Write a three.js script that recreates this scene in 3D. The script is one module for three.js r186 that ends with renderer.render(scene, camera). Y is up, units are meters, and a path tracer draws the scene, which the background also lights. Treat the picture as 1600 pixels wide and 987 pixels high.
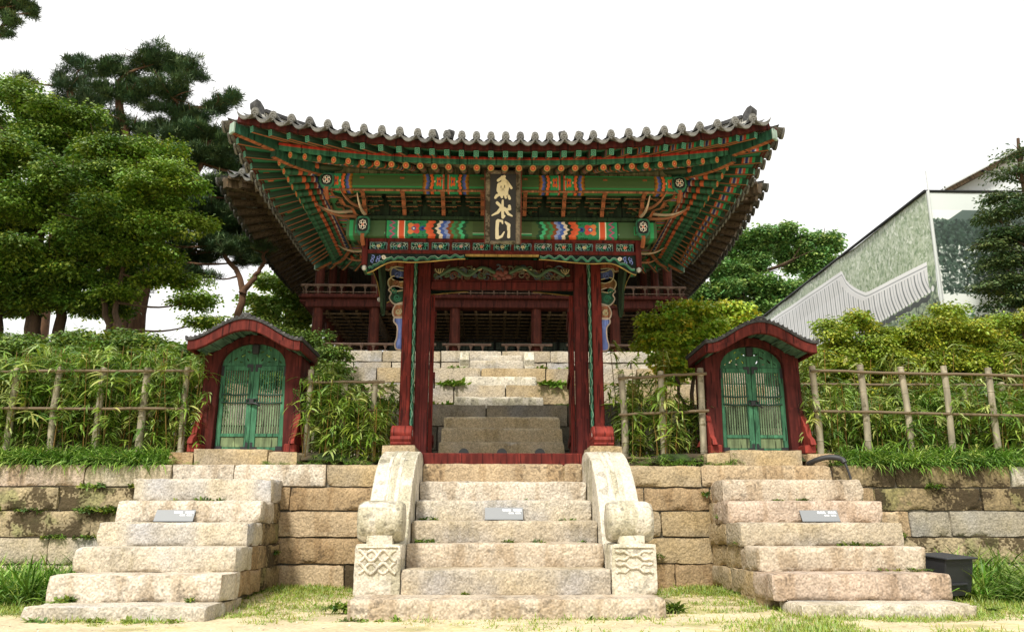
import * as THREE from 'three';
import { mergeGeometries } from 'three/addons/utils/BufferGeometryUtils.js';

// ---------------------------------------------------------------- camera, sky, sun, exposure
const scene = new THREE.Scene();
const D2R = Math.PI / 180;
const camera = new THREE.PerspectiveCamera(41.575, 1024 / 631, 0.1, 600);
camera.position.set(-0.161, 0.778, 10.651);
camera.rotation.order = 'YXZ';
camera.rotation.set(14.347 * D2R, -1.494 * D2R, 0);
const renderer = new THREE.WebGLRenderer({ antialias: true });
renderer.toneMapping = THREE.LinearToneMapping;
renderer.toneMappingExposure = 2.1;
renderer.shadowMap.enabled = true;
{ // bright overcast sky: an even white veil, a little brighter overhead
  const W = 64, H = 32, d = new Float32Array(W * H * 4);
  for (let j = 0; j < H; j++) {
    const s = Math.sin(((j + 0.5) / H - 0.5) * Math.PI), k = 0.66 * (s > 0 ? 0.82 + 0.3 * s : 0.82 + 0.3 * s);
    for (let i = 0; i < W; i++) d.set([k * 1.0, k * 0.995, k * 0.985, 1], (j * W + i) * 4);
  }
  const t = new THREE.DataTexture(d, W, H, THREE.RGBAFormat, THREE.FloatType);
  t.mapping = THREE.EquirectangularReflectionMapping; t.magFilter = THREE.LinearFilter; t.needsUpdate = true;
  scene.background = t; scene.environment = t;
}
const sun = new THREE.DirectionalLight(new THREE.Color(1, 0.95, 0.86), 2.2);
sun.position.set(-6, 19.5, 12.5); sun.target.position.set(0, 1.5, -2);
sun.castShadow = true; sun.shadow.radius = 16; sun.shadow.mapSize.set(2048, 2048);
Object.assign(sun.shadow.camera, { left: -20, right: 20, top: 20, bottom: -20, near: 1, far: 70 });
scene.add(sun, sun.target);

// ---------------------------------------------------------------- helpers
const V3 = (x, y, z) => new THREE.Vector3(x, y, z);
const { PI, sin, cos, abs, min, max, pow, floor, sqrt, hypot } = Math;
const lerp = (a, b, t) => a + (b - a) * t, clamp = (x, a, b) => min(b, max(a, x)), smooth = (a, b, x) => { const t = clamp((x - a) / (b - a), 0, 1); return t * t * (3 - 2 * t); };
function RNG(seed) { let s = seed | 0; return () => { s = (s + 0x6d2b79f5) | 0; let t = Math.imul(s ^ (s >>> 15), 1 | s); t = (t + Math.imul(t ^ (t >>> 7), 61 | t)) ^ t; return ((t ^ (t >>> 14)) >>> 0) / 4294967296; }; }
const R = RNG(20240), rr = (a, b) => a + (b - a) * R();
const hash = (x, y, z) => { let h = Math.imul(x, 374761393) + Math.imul(y, 668265263) + Math.imul(z, 1274126177) | 0; h = Math.imul(h ^ (h >>> 13), 1274126177); return ((h ^ (h >>> 16)) >>> 0) / 4294967296; };
function noise3(x, y, z) {
  const i = floor(x), j = floor(y), k = floor(z), f = (t) => t * t * (3 - 2 * t), u = f(x - i), v = f(y - j), w = f(z - k);
  const c = (a, b, d) => hash(i + a, j + b, k + d);
  return lerp(lerp(lerp(c(0, 0, 0), c(1, 0, 0), u), lerp(c(0, 1, 0), c(1, 1, 0), u), v), lerp(lerp(c(0, 0, 1), c(1, 0, 1), u), lerp(c(0, 1, 1), c(1, 1, 1), u), v), w) * 2 - 1;
}
function tnoise(x, y, p, s) { // value noise that repeats every p cells
  const i = floor(x), j = floor(y), f = (t) => t * t * (3 - 2 * t), u = f(x - i), v = f(y - j), m = (n) => ((n % p) + p) % p;
  const c = (a, b) => hash(m(i + a), m(j + b), s);
  return lerp(lerp(c(0, 0), c(1, 0), u), lerp(c(0, 1), c(1, 1), u), v);
}
const fbm = (x, y, p, s, o = 4) => { let a = 0.5, t = 0; for (let k = 0; k < o; k++) { t += a * tnoise(x, y, p, s + k); x *= 2; y *= 2; p *= 2; a *= 0.5; } return t / (1 - pow(0.5, o)); };
function dataTex(n, f, srgb = true, metres = 1, m = n) { // f(u, v) -> [r, g, b] 0..1
  const d = new Uint8Array(n * m * 4);
  for (let j = 0; j < m; j++) for (let i = 0; i < n; i++) { const c = f(i / n, j / m), o = (j * n + i) * 4; for (let k = 0; k < 3; k++) d[o + k] = clamp(c[k] ?? c[0], 0, 1) * 255; d[o + 3] = 255; }
  const t = new THREE.DataTexture(d, n, m); t.wrapS = t.wrapT = THREE.RepeatWrapping; t.magFilter = THREE.LinearFilter; t.minFilter = THREE.LinearFilter;
  if (srgb) t.colorSpace = THREE.SRGBColorSpace; t.repeat.set(1 / metres, 1 / metres); t.needsUpdate = true; return t;
}
function canvasTex(w, h, draw) {
  const c = document.createElement('canvas'); c.width = w; c.height = h; draw(c.getContext('2d'), w, h);
  const t = new THREE.CanvasTexture(c); t.colorSpace = THREE.SRGBColorSpace; t.wrapS = t.wrapT = THREE.RepeatWrapping; t.magFilter = THREE.LinearFilter; return t;
}
const lin = (r, g, b) => new THREE.Color().setRGB(r, g, b);
const mat = (c, o = {}) => new THREE.MeshStandardMaterial({ color: Array.isArray(c) ? lin(...c) : c, roughness: 0.8, ...o });

// --- geometry: everything non-indexed with position, normal, uv
function plain(g) { g = g.index ? g.toNonIndexed() : g; if (!g.attributes.uv) g.setAttribute('uv', new THREE.BufferAttribute(new Float32Array(g.attributes.position.count * 2), 2)); for (const k of Object.keys(g.attributes)) if (!['position', 'normal', 'uv', 'color'].includes(k)) g.deleteAttribute(k); return g; }
function boxUV(g, ou = 0, ov = 0) { // uv in metres from the side each face looks to
  const p = g.attributes.position, n = p.count, uv = new Float32Array(n * 2), a = V3(), b = V3(), c = V3();
  for (let i = 0; i < n; i += 3) {
    a.fromBufferAttribute(p, i); b.fromBufferAttribute(p, i + 1); c.fromBufferAttribute(p, i + 2);
    const q = b.clone().sub(a).cross(c.clone().sub(a)), x = abs(q.x), y = abs(q.y), z = abs(q.z);
    for (let k = 0; k < 3; k++) { const v = [a, b, c][k], o = (i + k) * 2; if (x > y && x > z) { uv[o] = v.z + ou; uv[o + 1] = v.y + ov; } else if (y > z) { uv[o] = v.x + ou; uv[o + 1] = v.z + ov; } else { uv[o] = v.x + ou; uv[o + 1] = v.y + ov; } }
  }
  g.setAttribute('uv', new THREE.BufferAttribute(uv, 2)); return g;
}
function tri(pos, uv) { const g = new THREE.BufferGeometry(); g.setAttribute('position', new THREE.BufferAttribute(new Float32Array(pos), 3)); if (uv) g.setAttribute('uv', new THREE.BufferAttribute(new Float32Array(uv), 2)); g.computeVertexNormals(); return plain(g); }
function cbox(w, h, d, b = 0.008) { // box with chamfered edges
  b = min(b, w / 3, h / 3, d / 3);
  const X = w / 2, Y = h / 2, Z = d / 2, pos = [];
  const P = (s, k) => [s[0] * (k === 0 ? X : X - b), s[1] * (k === 1 ? Y : Y - b), s[2] * (k === 2 ? Z : Z - b)];
  const face = (vs) => { const [a, b2, c] = vs, n = V3(...b2).sub(V3(...a)).cross(V3(...c).sub(V3(...a))), m = V3(); vs.forEach((v) => m.add(V3(...v))); const q = n.dot(m) < 0 ? [...vs].reverse() : vs; for (let i = 1; i < q.length - 1; i++) pos.push(...q[0], ...q[i], ...q[i + 1]); };
  for (let k = 0; k < 3; k++) { const u = (k + 1) % 3, v = (k + 2) % 3; for (const s of [-1, 1]) { const c = (a, e) => { const q = [0, 0, 0]; q[k] = s; q[u] = a; q[v] = e; return P(q, k); }; face([c(-1, -1), c(1, -1), c(1, 1), c(-1, 1)]); } 
    for (const a of [-1, 1]) for (const e of [-1, 1]) { const q = (t) => { const r = [0, 0, 0]; r[k] = t; r[u] = a; r[v] = e; return r; }; face([P(q(-1), u), P(q(1), u), P(q(1), v), P(q(-1), v)]); } }
  for (const x of [-1, 1]) for (const y of [-1, 1]) for (const z of [-1, 1]) face([0, 1, 2].map((k) => P([x, y, z], k)));
  return boxUV(tri(pos), R() * 3, R() * 3);
}
const M4 = new THREE.Matrix4(), Q4 = new THREE.Quaternion(), E4 = new THREE.Euler();
const place = (g, x = 0, y = 0, z = 0, rx = 0, ry = 0, rz = 0) => g.clone().applyMatrix4(new THREE.Matrix4().compose(V3(x, y, z), new THREE.Quaternion().setFromEuler(new THREE.Euler(rx, ry, rz)), V3(1, 1, 1)));
const bx = (x0, x1, y0, y1, z0, z1, b) => { const g = cbox(abs(x1 - x0), abs(y1 - y0), abs(z1 - z0), b); g.translate((x0 + x1) / 2, (y0 + y1) / 2, (z0 + z1) / 2); return g; };
const merge = (a) => mergeGeometries(a.map(plain));
function smoothNormals(g, crease = 0.5) {
  const p = g.attributes.position, n = p.count, m = new Map(), fn = [], a = V3(), b = V3(), c = V3();
  const key = (i) => Math.round(p.getX(i) * 2000) + ',' + Math.round(p.getY(i) * 2000) + ',' + Math.round(p.getZ(i) * 2000);
  const keys = [];
  for (let i = 0; i < n; i += 3) { a.fromBufferAttribute(p, i); b.fromBufferAttribute(p, i + 1); c.fromBufferAttribute(p, i + 2); const q = b.clone().sub(a).cross(c.clone().sub(a)); fn.push(q); for (let k = 0; k < 3; k++) { const s = key(i + k); keys.push(s); if (!m.has(s)) m.set(s, []); m.get(s).push(q); } }
  const out = new Float32Array(n * 3), t = V3();
  for (let i = 0; i < n; i++) { const f = fn[floor(i / 3)], fl = f.length() || 1; t.set(0, 0, 0); for (const q of m.get(keys[i])) if (q.dot(f) > crease * fl * q.length()) t.add(q); t.normalize(); out.set([t.x, t.y, t.z], i * 3); }
  g.setAttribute('normal', new THREE.BufferAttribute(out, 3)); return g;
}
let rockSeed = 1;
function rock(x0, x1, y0, y1, z0, z1, { b = 0.02, amp = 0.006, cell = 0.08, chip = 0.012 } = {}) { b *= 0.62; amp *= 0.7; chip *= 0.7; // hewn stone: rounded, chipped, uneven
  const w = x1 - x0, h = y1 - y0, d = z1 - z0, g = plain(new THREE.BoxGeometry(w, h, d, max(2, Math.round(w / cell)), max(2, Math.round(h / cell)), max(2, Math.round(d / cell))));
  const p = g.attributes.position, s = rockSeed++ * 7.31, X = w / 2 - b, Y = h / 2 - b, Z = d / 2 - b, v = V3(), c = V3(), q = V3();
  for (let i = 0; i < p.count; i++) {
    v.fromBufferAttribute(p, i); c.set(clamp(v.x, -X, X), clamp(v.y, -Y, Y), clamp(v.z, -Z, Z)); q.copy(v).sub(c);
    const onEdge = [abs(v.x) > w / 2 - 1e-5, abs(v.y) > h / 2 - 1e-5, abs(v.z) > d / 2 - 1e-5].filter(Boolean).length;
    if (q.length() > b) q.setLength(b);
    const n1 = noise3(v.x * 6 + s, v.y * 6, v.z * 6 + s), n2 = noise3(v.x * 19 + s, v.y * 19 + s, v.z * 19);
    let k = amp * (n1 + 0.6 * n2); if (onEdge > 1) k -= chip * max(0, noise3(v.x * 9 - s, v.y * 9, v.z * 9) + 0.15) * onEdge;
    q.addScaledVector(q.clone().normalize(), k); v.copy(c).add(q); p.setXYZ(i, v.x + (x0 + x1) / 2, v.y + (y0 + y1) / 2, v.z + (z0 + z1) / 2);
  }
  return boxUV(smoothNormals(g, 0.4), R() * 5, R() * 5);
}
function tube(pts, rad, n = 8, cap = true) { // pts: Vector3[]; rad: number or (t, i) => r
  const r = typeof rad === 'function' ? rad : () => rad, L = pts.length, rings = [], up = V3(0.13, 0.97, 0.21).normalize(), pos = [], uv = []; let len = 0, side = null;
  for (let i = 0; i < L; i++) {
    const t = pts[min(L - 1, i + 1)].clone().sub(pts[max(0, i - 1)]).normalize(); if (i) len += pts[i].distanceTo(pts[i - 1]);
    side = side ? side.clone().addScaledVector(t, -side.dot(t)).normalize() : (abs(t.dot(up)) > 0.9 ? V3(1, 0, 0.1) : up.clone()).cross(t).normalize(); const bi = t.clone().cross(side), R0 = r(i / (L - 1), i);
    rings.push({ len, v: Array.from({ length: n }, (_, k) => pts[i].clone().addScaledVector(side, cos(k / n * 2 * PI) * R0).addScaledVector(bi, sin(k / n * 2 * PI) * R0)) });
  }
  const c = 2 * PI * r(0.5, L >> 1), P = (v) => pos.push(v.x, v.y, v.z);
  for (let i = 0; i < L - 1; i++) for (let k = 0; k < n; k++) { const A = rings[i], B = rings[i + 1], k1 = (k + 1) % n, u0 = k / n * c, u1 = (k + 1) / n * c; P(A.v[k]); P(A.v[k1]); P(B.v[k1]); P(A.v[k]); P(B.v[k1]); P(B.v[k]); uv.push(u0, A.len, u1, A.len, u1, B.len, u0, A.len, u1, B.len, u0, B.len); }
  if (cap) for (const [A, f] of [[rings[0], 1], [rings[L - 1], 0]]) for (let k = 1; k < n - 1; k++) { const t = f ? [0, k + 1, k] : [0, k, k + 1]; t.forEach((q) => { P(A.v[q]); uv.push(0, 0); }); }
  return smoothNormals(tri(pos, uv), 0.5);
}
const curve = (pts, n) => new THREE.CatmullRomCurve3(pts.map((p) => p.isVector3 ? p : V3(...p))).getPoints(n);
function sweep(pts, w, h, upv = V3(0, 1, 0)) { // rectangular bar along points; w across, h up
  const pos = [], uv = [], rings = []; let len = 0;
  pts.forEach((p, i) => { const t = pts[min(pts.length - 1, i + 1)].clone().sub(pts[max(0, i - 1)]).normalize(), s = t.clone().cross(upv).normalize(), u = s.clone().cross(t); if (i) len += p.distanceTo(pts[i - 1]); rings.push([len, ...[[-1, -1], [1, -1], [1, 1], [-1, 1]].map(([a, b]) => p.clone().addScaledVector(s, a * w / 2).addScaledVector(u, b * h / 2))]); });
  const quad = (a, b, c, d, ua) => { for (const v of [a, b, c, a, c, d]) pos.push(v.x, v.y, v.z); uv.push(...ua); };
  for (let i = 0; i < rings.length - 1; i++) { const A = rings[i], B = rings[i + 1]; for (let k = 1; k <= 4; k++) { const k1 = k % 4 + 1, c = k % 2 ? w : h; quad(A[k], B[k], B[k1], A[k1], [A[0], 0, B[0], 0, B[0], c, A[0], 0, B[0], c, A[0], c]); } }
  const a = rings[0], z = rings[rings.length - 1]; quad(a[1], a[2], a[3], a[4], Array(12).fill(0)); quad(z[4], z[3], z[2], z[1], Array(12).fill(0));
  const g = tri(pos, uv); return smoothNormals(fixWinding(g), 0.6);
}
function fixWinding(g) { // turn closed shapes outwards by their signed volume
  const p = g.attributes.position; let v = 0; const a = V3(), b = V3(), c = V3();
  for (let i = 0; i < p.count; i += 3) { a.fromBufferAttribute(p, i); b.fromBufferAttribute(p, i + 1); c.fromBufferAttribute(p, i + 2); v += a.dot(b.cross(c)); }
  if (v < 0) for (const k of ['position', 'normal', 'uv']) { const q = g.attributes[k]; if (!q) continue; for (let i = 0; i < q.count; i += 3) for (let m = 0; m < q.itemSize; m++) { const t = q.getComponent(i + 1, m); q.setComponent(i + 1, m, q.getComponent(i + 2, m)); q.setComponent(i + 2, m, t); } }
  g.computeVertexNormals(); return g;
}
function extrude(pts, depth, b = 0.006) { const s = pts instanceof THREE.Shape ? pts : new THREE.Shape(pts.map(([x, y]) => new THREE.Vector2(x, y))); const g = plain(new THREE.ExtrudeGeometry(s, { depth, bevelEnabled: b > 0, bevelSize: b, bevelThickness: b, bevelSegments: 1, curveSegments: 6 })); return g; }
function profileX(pts, x0, x1, b = 0.008) { // outline in (z, y), given thickness from x0 to x1
  const g = extrude(pts, x1 - x0, b), p = g.attributes.position;
  for (let i = 0; i < p.count; i++) p.setXYZ(i, p.getZ(i) + x0, p.getY(i), p.getX(i));
  return boxUV(smoothNormals(fixWinding(g), 0.7), R() * 3, R() * 3);
}
function grid(nu, nv, f, closedUV) { // f(u, v) -> [x, y, z]
  const g = new THREE.PlaneGeometry(1, 1, nu, nv), p = g.attributes.position, uv = g.attributes.uv;
  for (let i = 0; i < p.count; i++) { const q = f(uv.getX(i), uv.getY(i)); p.setXYZ(i, ...q); if (closedUV) { const t = closedUV(uv.getX(i), uv.getY(i), q); uv.setXY(i, t[0], t[1]); } }
  g.computeVertexNormals(); return plain(g);
}
const tint = (g, c) => { const n = g.attributes.position.count, a = new Float32Array(n * 3); for (let i = 0; i < n; i++) a.set(c, i * 3); g.setAttribute('color', new THREE.BufferAttribute(a, 3)); return g; };

// --- objects
const used = {};
const numbered = (n) => { const k = used[n] = (used[n] ?? -1) + 1; return k ? n + '_' + String(k).padStart(3, '0') : n; };
function thing(name, label, category, base = [0, 0, 0], group) { const o = new THREE.Group(); o.name = numbered(name); o.position.set(...base); o.userData = { label, category }; if (group) o.userData.group = group; scene.add(o); return o; }
function part(name, g, m, parent, stuff) { const o = new THREE.Mesh(g, m); o.name = name; o.castShadow = o.receiveShadow = true; if (stuff) o.userData.kind = 'stuff'; parent.add(o); return o; }
function rebase(t, x, y, z) { t.position.set(x, y, z); for (const c of t.children) c.position.sub(V3(x, y, z)); return t; } // parts were laid out in world axes: hang them on the thing's base
function struct(name, g, m) { const o = part(numbered(name), g, m, scene); o.userData.kind = 'structure'; return o; }
function copies(name, g, m, list, parent, stuff) { // list of { p, q|e, s, c }
  const o = new THREE.InstancedMesh(g, m, list.length); o.name = name; o.castShadow = o.receiveShadow = true;
  list.forEach((l, i) => { Q4.setFromEuler(E4.set(...(l.e ?? [0, 0, 0]), 'YXZ')); o.setMatrixAt(i, M4.compose(V3(...l.p), Q4, typeof l.s === 'number' ? V3(l.s, l.s, l.s) : V3(...(l.s ?? [1, 1, 1])))); if (l.c) o.setColorAt(i, lin(...l.c)); });
  if (stuff) o.userData.kind = 'stuff'; parent.add(o); return o;
}

// ---------------------------------------------------------------- materials
const granite = dataTex(512, (u, v) => { // hewn granite: fine dark and light grains over slow drifts of tone
  const a = fbm(u * 4, v * 4, 4, 3, 5), g = tnoise(u * 110, v * 110, 110, 11), h = tnoise(u * 56, v * 56, 56, 21), w = fbm(u * 3, v * 3, 3, 31, 3), st = fbm(u * 14, v * 4, 14, 35, 4);
  let k = 0.84 + 0.22 * (a - 0.5) + 0.26 * (g - 0.5) + 0.12 * (h - 0.5); if (g > 0.86) k -= 0.18; if (h > 0.9) k -= 0.1; const s = smooth(0.56, 0.8, st) * 0.06; k -= s;
  return [k * (1 + 0.08 * (w - 0.5)), k * (0.985 - 0.1 * s), k * (0.97 - 0.2 * (w - 0.5) - 0.6 * s)];
}, true, 1.3);
const graniteFine = dataTex(512, (u, v) => { const a = fbm(u * 4, v * 4, 4, 403, 4), g = tnoise(u * 90, v * 90, 90, 411), st = smooth(0.52, 0.72, fbm(u * 9, v * 3, 9, 405, 5)), sp = smooth(0.62, 0.7, fbm(u * 16, v * 16, 16, 409, 4)), k = 0.9 + 0.16 * (a - 0.5) + 0.2 * (g - 0.5) - 0.13 * st - 0.13 * sp; return [k, k * 0.99, k * (0.97 - 0.05 * st)]; }, true, 1.1);
const stained = dataTex(512, (u, v) => { // granite with rusty runs, dirt and small dark lichen spots
  const a = fbm(u * 4, v * 4, 4, 503, 5), g = tnoise(u * 110, v * 110, 110, 511), run = smooth(0.5, 0.72, fbm(u * 12, v * 3, 12, 535, 5)), sp = smooth(0.58, 0.7, fbm(u * 34, v * 34, 34, 541, 3)) * smooth(0.45, 0.62, fbm(u * 4, v * 4, 4, 545, 3)), k = (0.85 + 0.24 * (a - 0.5) + 0.26 * (g - 0.5)) * (1 - 0.1 * run) * (1 - 0.22 * sp);
  return [k, k * (0.975 - 0.03 * run), k * (0.96 - 0.07 * run)];
}, true, 1.5);
const graniteBump = dataTex(512, (u, v) => [0.42 * tnoise(u * 40, v * 40, 40, 5) + 0.36 * tnoise(u * 76, v * 76, 76, 6) + 0.22 * fbm(u * 9, v * 9, 9, 7, 3)], false, 1.3);
const mossy = dataTex(512, (u, v) => { // the same stone with black lichen and damp stains that have edges of their own
  const a = fbm(u * 5, v * 5, 5, 3, 4), g = tnoise(u * 90, v * 90, 90, 11), st = fbm(u * 4 + 0.5, v * 4, 4, 77, 5), k = 0.78 + 0.3 * (a - 0.5) + 0.3 * (g - 0.5);
  const m = smooth(0.565, 0.63, st + 0.16 * (g - 0.5)), gr = 0.4 * smooth(0.6, 0.72, fbm(u * 6, v * 6, 6, 99, 4));
  return [lerp(k, 0.3, m * 0.85) * (1 - 0.2 * gr), lerp(k * 0.98, 0.27, m * 0.85) * (1 - 0.05 * gr), lerp(k * 0.92, 0.2, m * 0.85) * (1 - 0.3 * gr)];
}, true, 1.7);
const stone = (c, map = granite, bump = 0.014) => mat(c, { map, bumpMap: graniteBump, bumpScale: bump, roughness: 0.92 });
const S = {
  yellow: stone([0.55, 0.44, 0.27]), beige: stone([0.6, 0.53, 0.41]), pale: stone([0.68, 0.63, 0.53]), yellowOld: stone([0.56, 0.45, 0.29], stained), beigeOld: stone([0.62, 0.55, 0.43], stained), paleOld: stone([0.71, 0.66, 0.55], stained), inner: stone([0.82, 0.7, 0.48]), white: stone([0.74, 0.69, 0.58], graniteFine, 0.01), brown: stone([0.44, 0.33, 0.19], stained), grey: stone([0.42, 0.39, 0.32]), pink: stone([0.6, 0.5, 0.4], stained),
  mossy: stone([0.6, 0.5, 0.34], mossy), mossyShade: stone([0.42, 0.33, 0.2], mossy), dark: stone([0.2, 0.19, 0.15]),  // the dark mossy tone also paints shade on the left stair's flank
};
const woodMap = dataTex(256, (u, v) => { const cr = smooth(0.7, 0.78, fbm(u * 40, v * 2, 40, 47, 2)), k = (0.8 + 0.36 * (fbm(u * 30, v * 3, 30, 41, 3) - 0.5) + 0.34 * (fbm(u * 4, v * 4, 4, 42, 4) - 0.5)) * (1 - 0.4 * cr), worn = smooth(0.62, 0.76, fbm(u * 10, v * 4, 10, 43, 5)); return [k + worn * 0.16, k + worn * 0.15, k + worn * 0.13]; }, true, 0.8);
const woodBump = dataTex(256, (u, v) => [fbm(u * 40, v * 3, 40, 45, 3)], false, 0.8);
const paint = (c, o = {}) => new THREE.MeshPhysicalMaterial({ color: lin(...c), map: woodMap, bumpMap: woodBump, bumpScale: 0.004, roughness: 0.72, specularIntensity: 0.4, ...o });
const P = {
  red: paint([0.22, 0.03, 0.021]), deepRed: paint([0.15, 0.021, 0.016]), maroon: paint([0.1, 0.018, 0.014]), footRed: paint([0.3, 0.045, 0.032], { roughness: 0.75 }),
  olive: paint([0.085, 0.13, 0.05]), darkGreen: paint([0.03, 0.062, 0.03]), green: paint([0.036, 0.105, 0.062]), jade: paint([0.065, 0.27, 0.165]), orange: paint([0.5, 0.165, 0.07]), salmon: paint([0.46, 0.2, 0.105]), cream: paint([0.78, 0.68, 0.42]),
  blue: paint([0.2, 0.28, 0.68]), white: paint([0.78, 0.77, 0.7]), gold: paint([0.6, 0.4, 0.12]), brown: paint([0.17, 0.12, 0.075]), oldWood: paint([0.24, 0.17, 0.1]), black: paint([0.02, 0.02, 0.022]), board: paint([0.32, 0.3, 0.17]),
  iron: mat([0.03, 0.032, 0.032], { roughness: 0.55, metalness: 0.5 }), doorGreen: paint([0.075, 0.24, 0.13]), doorPale: paint([0.26, 0.34, 0.17]), slatPale: paint([0.24, 0.36, 0.2]),
};
const tileMap = dataTex(256, (u, v) => { const k = 0.72 + 0.5 * (fbm(u * 8, v * 8, 8, 51, 4) - 0.5) + 0.25 * (tnoise(u * 60, v * 60, 60, 52) - 0.5); return [k, k, k * 0.98]; }, true, 0.5);
const T = { tile: mat([0.23, 0.23, 0.23], { map: tileMap, roughness: 0.85 }), tileEnd: mat([0.34, 0.335, 0.315], { map: tileMap, roughness: 0.85 }), tileDark: mat([0.1, 0.1, 0.105], { map: tileMap, roughness: 0.85 }), lime: mat([0.8, 0.78, 0.72], { map: tileMap, roughness: 0.9 }) };
const bambooMap = dataTex(256, (u, v) => { const k = 0.8 + 0.3 * (fbm(u * 20, v * 2, 20, 61, 3) - 0.5) + 0.3 * (fbm(u * 5, v * 3, 5, 62, 4) - 0.5), d = smooth(0.62, 0.75, fbm(u * 4, v * 6, 4, 63, 4)); return [k * (1 - 0.35 * d), k * (0.97 - 0.35 * d), k * (0.88 - 0.4 * d)]; }, true, 0.6);
const B = { post: mat([0.46, 0.43, 0.37], { map: bambooMap, roughness: 0.6 }), rail: mat([0.22, 0.165, 0.11], { map: bambooMap, roughness: 0.7 }), cane: mat([0.4, 0.3, 0.1], { roughness: 0.6 }), bark: mat([0.13, 0.085, 0.06], { map: bambooMap, roughness: 0.95 }), pineBark: mat([0.2, 0.11, 0.07], { map: bambooMap, roughness: 0.95 }) };
const MeshPhys = (m) => { const p = new THREE.MeshPhysicalMaterial({ color: m.color, roughness: m.roughness, side: THREE.DoubleSide, transmission: 0.48, thickness: 0, specularIntensity: 0.5 }); return p; };
const LEAF = MeshPhys(mat([1, 1, 1], { roughness: 0.45 }));
const NEEDLE = mat([1, 1, 1], { roughness: 0.8, side: THREE.DoubleSide });
// ---------------------------------------------------------------- ground and hill
const GRASSY = (x, z) => { // where thin grass grows on the sand in front of the wall
  const n = noise3(x * 0.9 + 3, 1.7, z * 1.4) + 0.5 * noise3(x * 2.6, 4.1, z * 3.4), side = smooth(1.5, 2.4, abs(x)), near = smooth(4.2, 1.2, z);
  return clamp(n * 0.9 + (x > 0 ? 0.25 : -0.15) + near * 0.55 + 0.02, 0, 1) * (0.12 + 0.88 * side) * smooth(4.6, 3.4, z + (x > 0 ? -0.5 : 0.4));
};
const groundY = (x, z) => 0.02 * noise3(x * 0.8, 0, z * 0.8) * smooth(8, 3, z) * smooth(30, 12, abs(x)) + 0.1 * smooth(2.4, 0.1, z) * smooth(1.2, 2.2, abs(x)) - 0.012 * max(0, z - 4);
{
  const map = dataTex(512, (u, v) => { const a = fbm(u * 6, v * 6, 6, 301, 5), g = tnoise(u * 120, v * 120, 120, 302), k = 0.86 + 0.26 * (a - 0.5) + 0.16 * (g - 0.5), m = smooth(0.5, 0.68, fbm(u * 4, v * 4, 4, 303, 5)); return [k * lerp(1, 0.86, m), k * lerp(0.95, 0.84, m), k * lerp(0.84, 0.64, m)]; }, true, 2.3);
  const bump = dataTex(256, (u, v) => [fbm(u * 30, v * 30, 30, 305, 3)], false, 2.3);
  const g = grid(150, 90, (u, v) => { const x = (u - 0.5) * 160 * pow(abs(u - 0.5) * 2, 0.9), z = -2 + 90 * pow(1 - v, 2.4); return [x, groundY(x, z), z]; }, (u, v, p) => [p[0], p[2]]);
  struct('ground', g, mat([0.74, 0.69, 0.57], { map, bumpMap: bump, bumpScale: 0.012, roughness: 0.95 }));
}
const hillY = (x, z) => { // slope behind the wall, left and right of the terraced court
  const d = -z, a = abs(x), base = 1.555 + 0.2 * smooth(0.1, 0.55, d) * smooth(1.6, 1.8, a) - 0.3 * smooth(1.2, 1.6, d) * smooth(5.5, 4.5, a), up = smooth(1.2, 14, d) * 3.7, dip = -26 * pow(smooth(16, 120, d), 1.2) * smooth(0, 5, d), court = smooth(5.2, 7, a);
  return base + up * court + dip + 0.08 * noise3(x * 0.7, 2, z * 0.7) * smooth(0.6, 2, d) + (d > 6 && a < 7 ? 0 : 0);
};
const soil = mat([0.14, 0.1, 0.05], { map: dataTex(256, (u, v) => { const k = 0.7 + 0.6 * (fbm(u * 12, v * 12, 12, 311, 4) - 0.5), g = smooth(0.5, 0.65, fbm(u * 7, v * 7, 7, 312, 4)); return [k * (1 - 0.35 * g), k, k * (1 - 0.45 * g)]; }, true, 1.5), roughness: 1 });
struct('hillside', grid(120, 110, (u, v) => { const t = (u - 0.5) * 2, x = 140 * t * pow(abs(t), 1.2), z = -0.3 - 150 * pow(1 - v, 2.6); return [x, hillY(x, z), z]; }, (u, v, p) => [p[0], p[2]]), soil);

// ---------------------------------------------------------------- front retaining wall, stone by stone
const wall = thing('retaining_wall', 'long retaining wall of hewn granite blocks under the gate and bamboo fences', 'retaining wall', [0, 0, 0.001]);
part('wall_core', bx(-9.4, 9.9, -0.2, 1.5, -0.62, -0.06, 0.01), S.dark, wall);
const rows = [[1.565, 1.29, [-9.2, -7.9, -6.9, -5.22, -4.14, -3.37, -2.22, -1.47, -1.02, 1.02, 1.5, 2.52, 4.21, 5.02, 6.52, 8, 9.7]],
  [1.285, 1.0, [-9.2, -8.2, -7, -5.5, -4.5, -3.4, -2.65, -1.3, 0, 1.3, 1.78, 2.62, 3.6, 4.72, 6.1, 7.2, 8.6, 9.7]],
  [0.995, 0.68, [-9.2, -7.6, -6.2, -5.06, -4.1, -2.9, -1.42, 0, 1.3, 1.98, 2.78, 4.0, 5.14, 5.66, 7.1, 8.3, 9.7]],
  [0.675, 0.36, [-9.2, -8.1, -6.9, -5.54, -4.4, -3, -1.4, 0, 1.4, 2.72, 2.98, 4.4, 5.8, 7, 8.2, 9.7]],
  [0.355, -0.15, [-9.2, -7.4, -5.9, -4.4, -2.78, -1.93, -1.2, 0, 1.3, 2.13, 2.98, 4.2, 5.6, 6.8, 8.4, 9.7]]];
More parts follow.
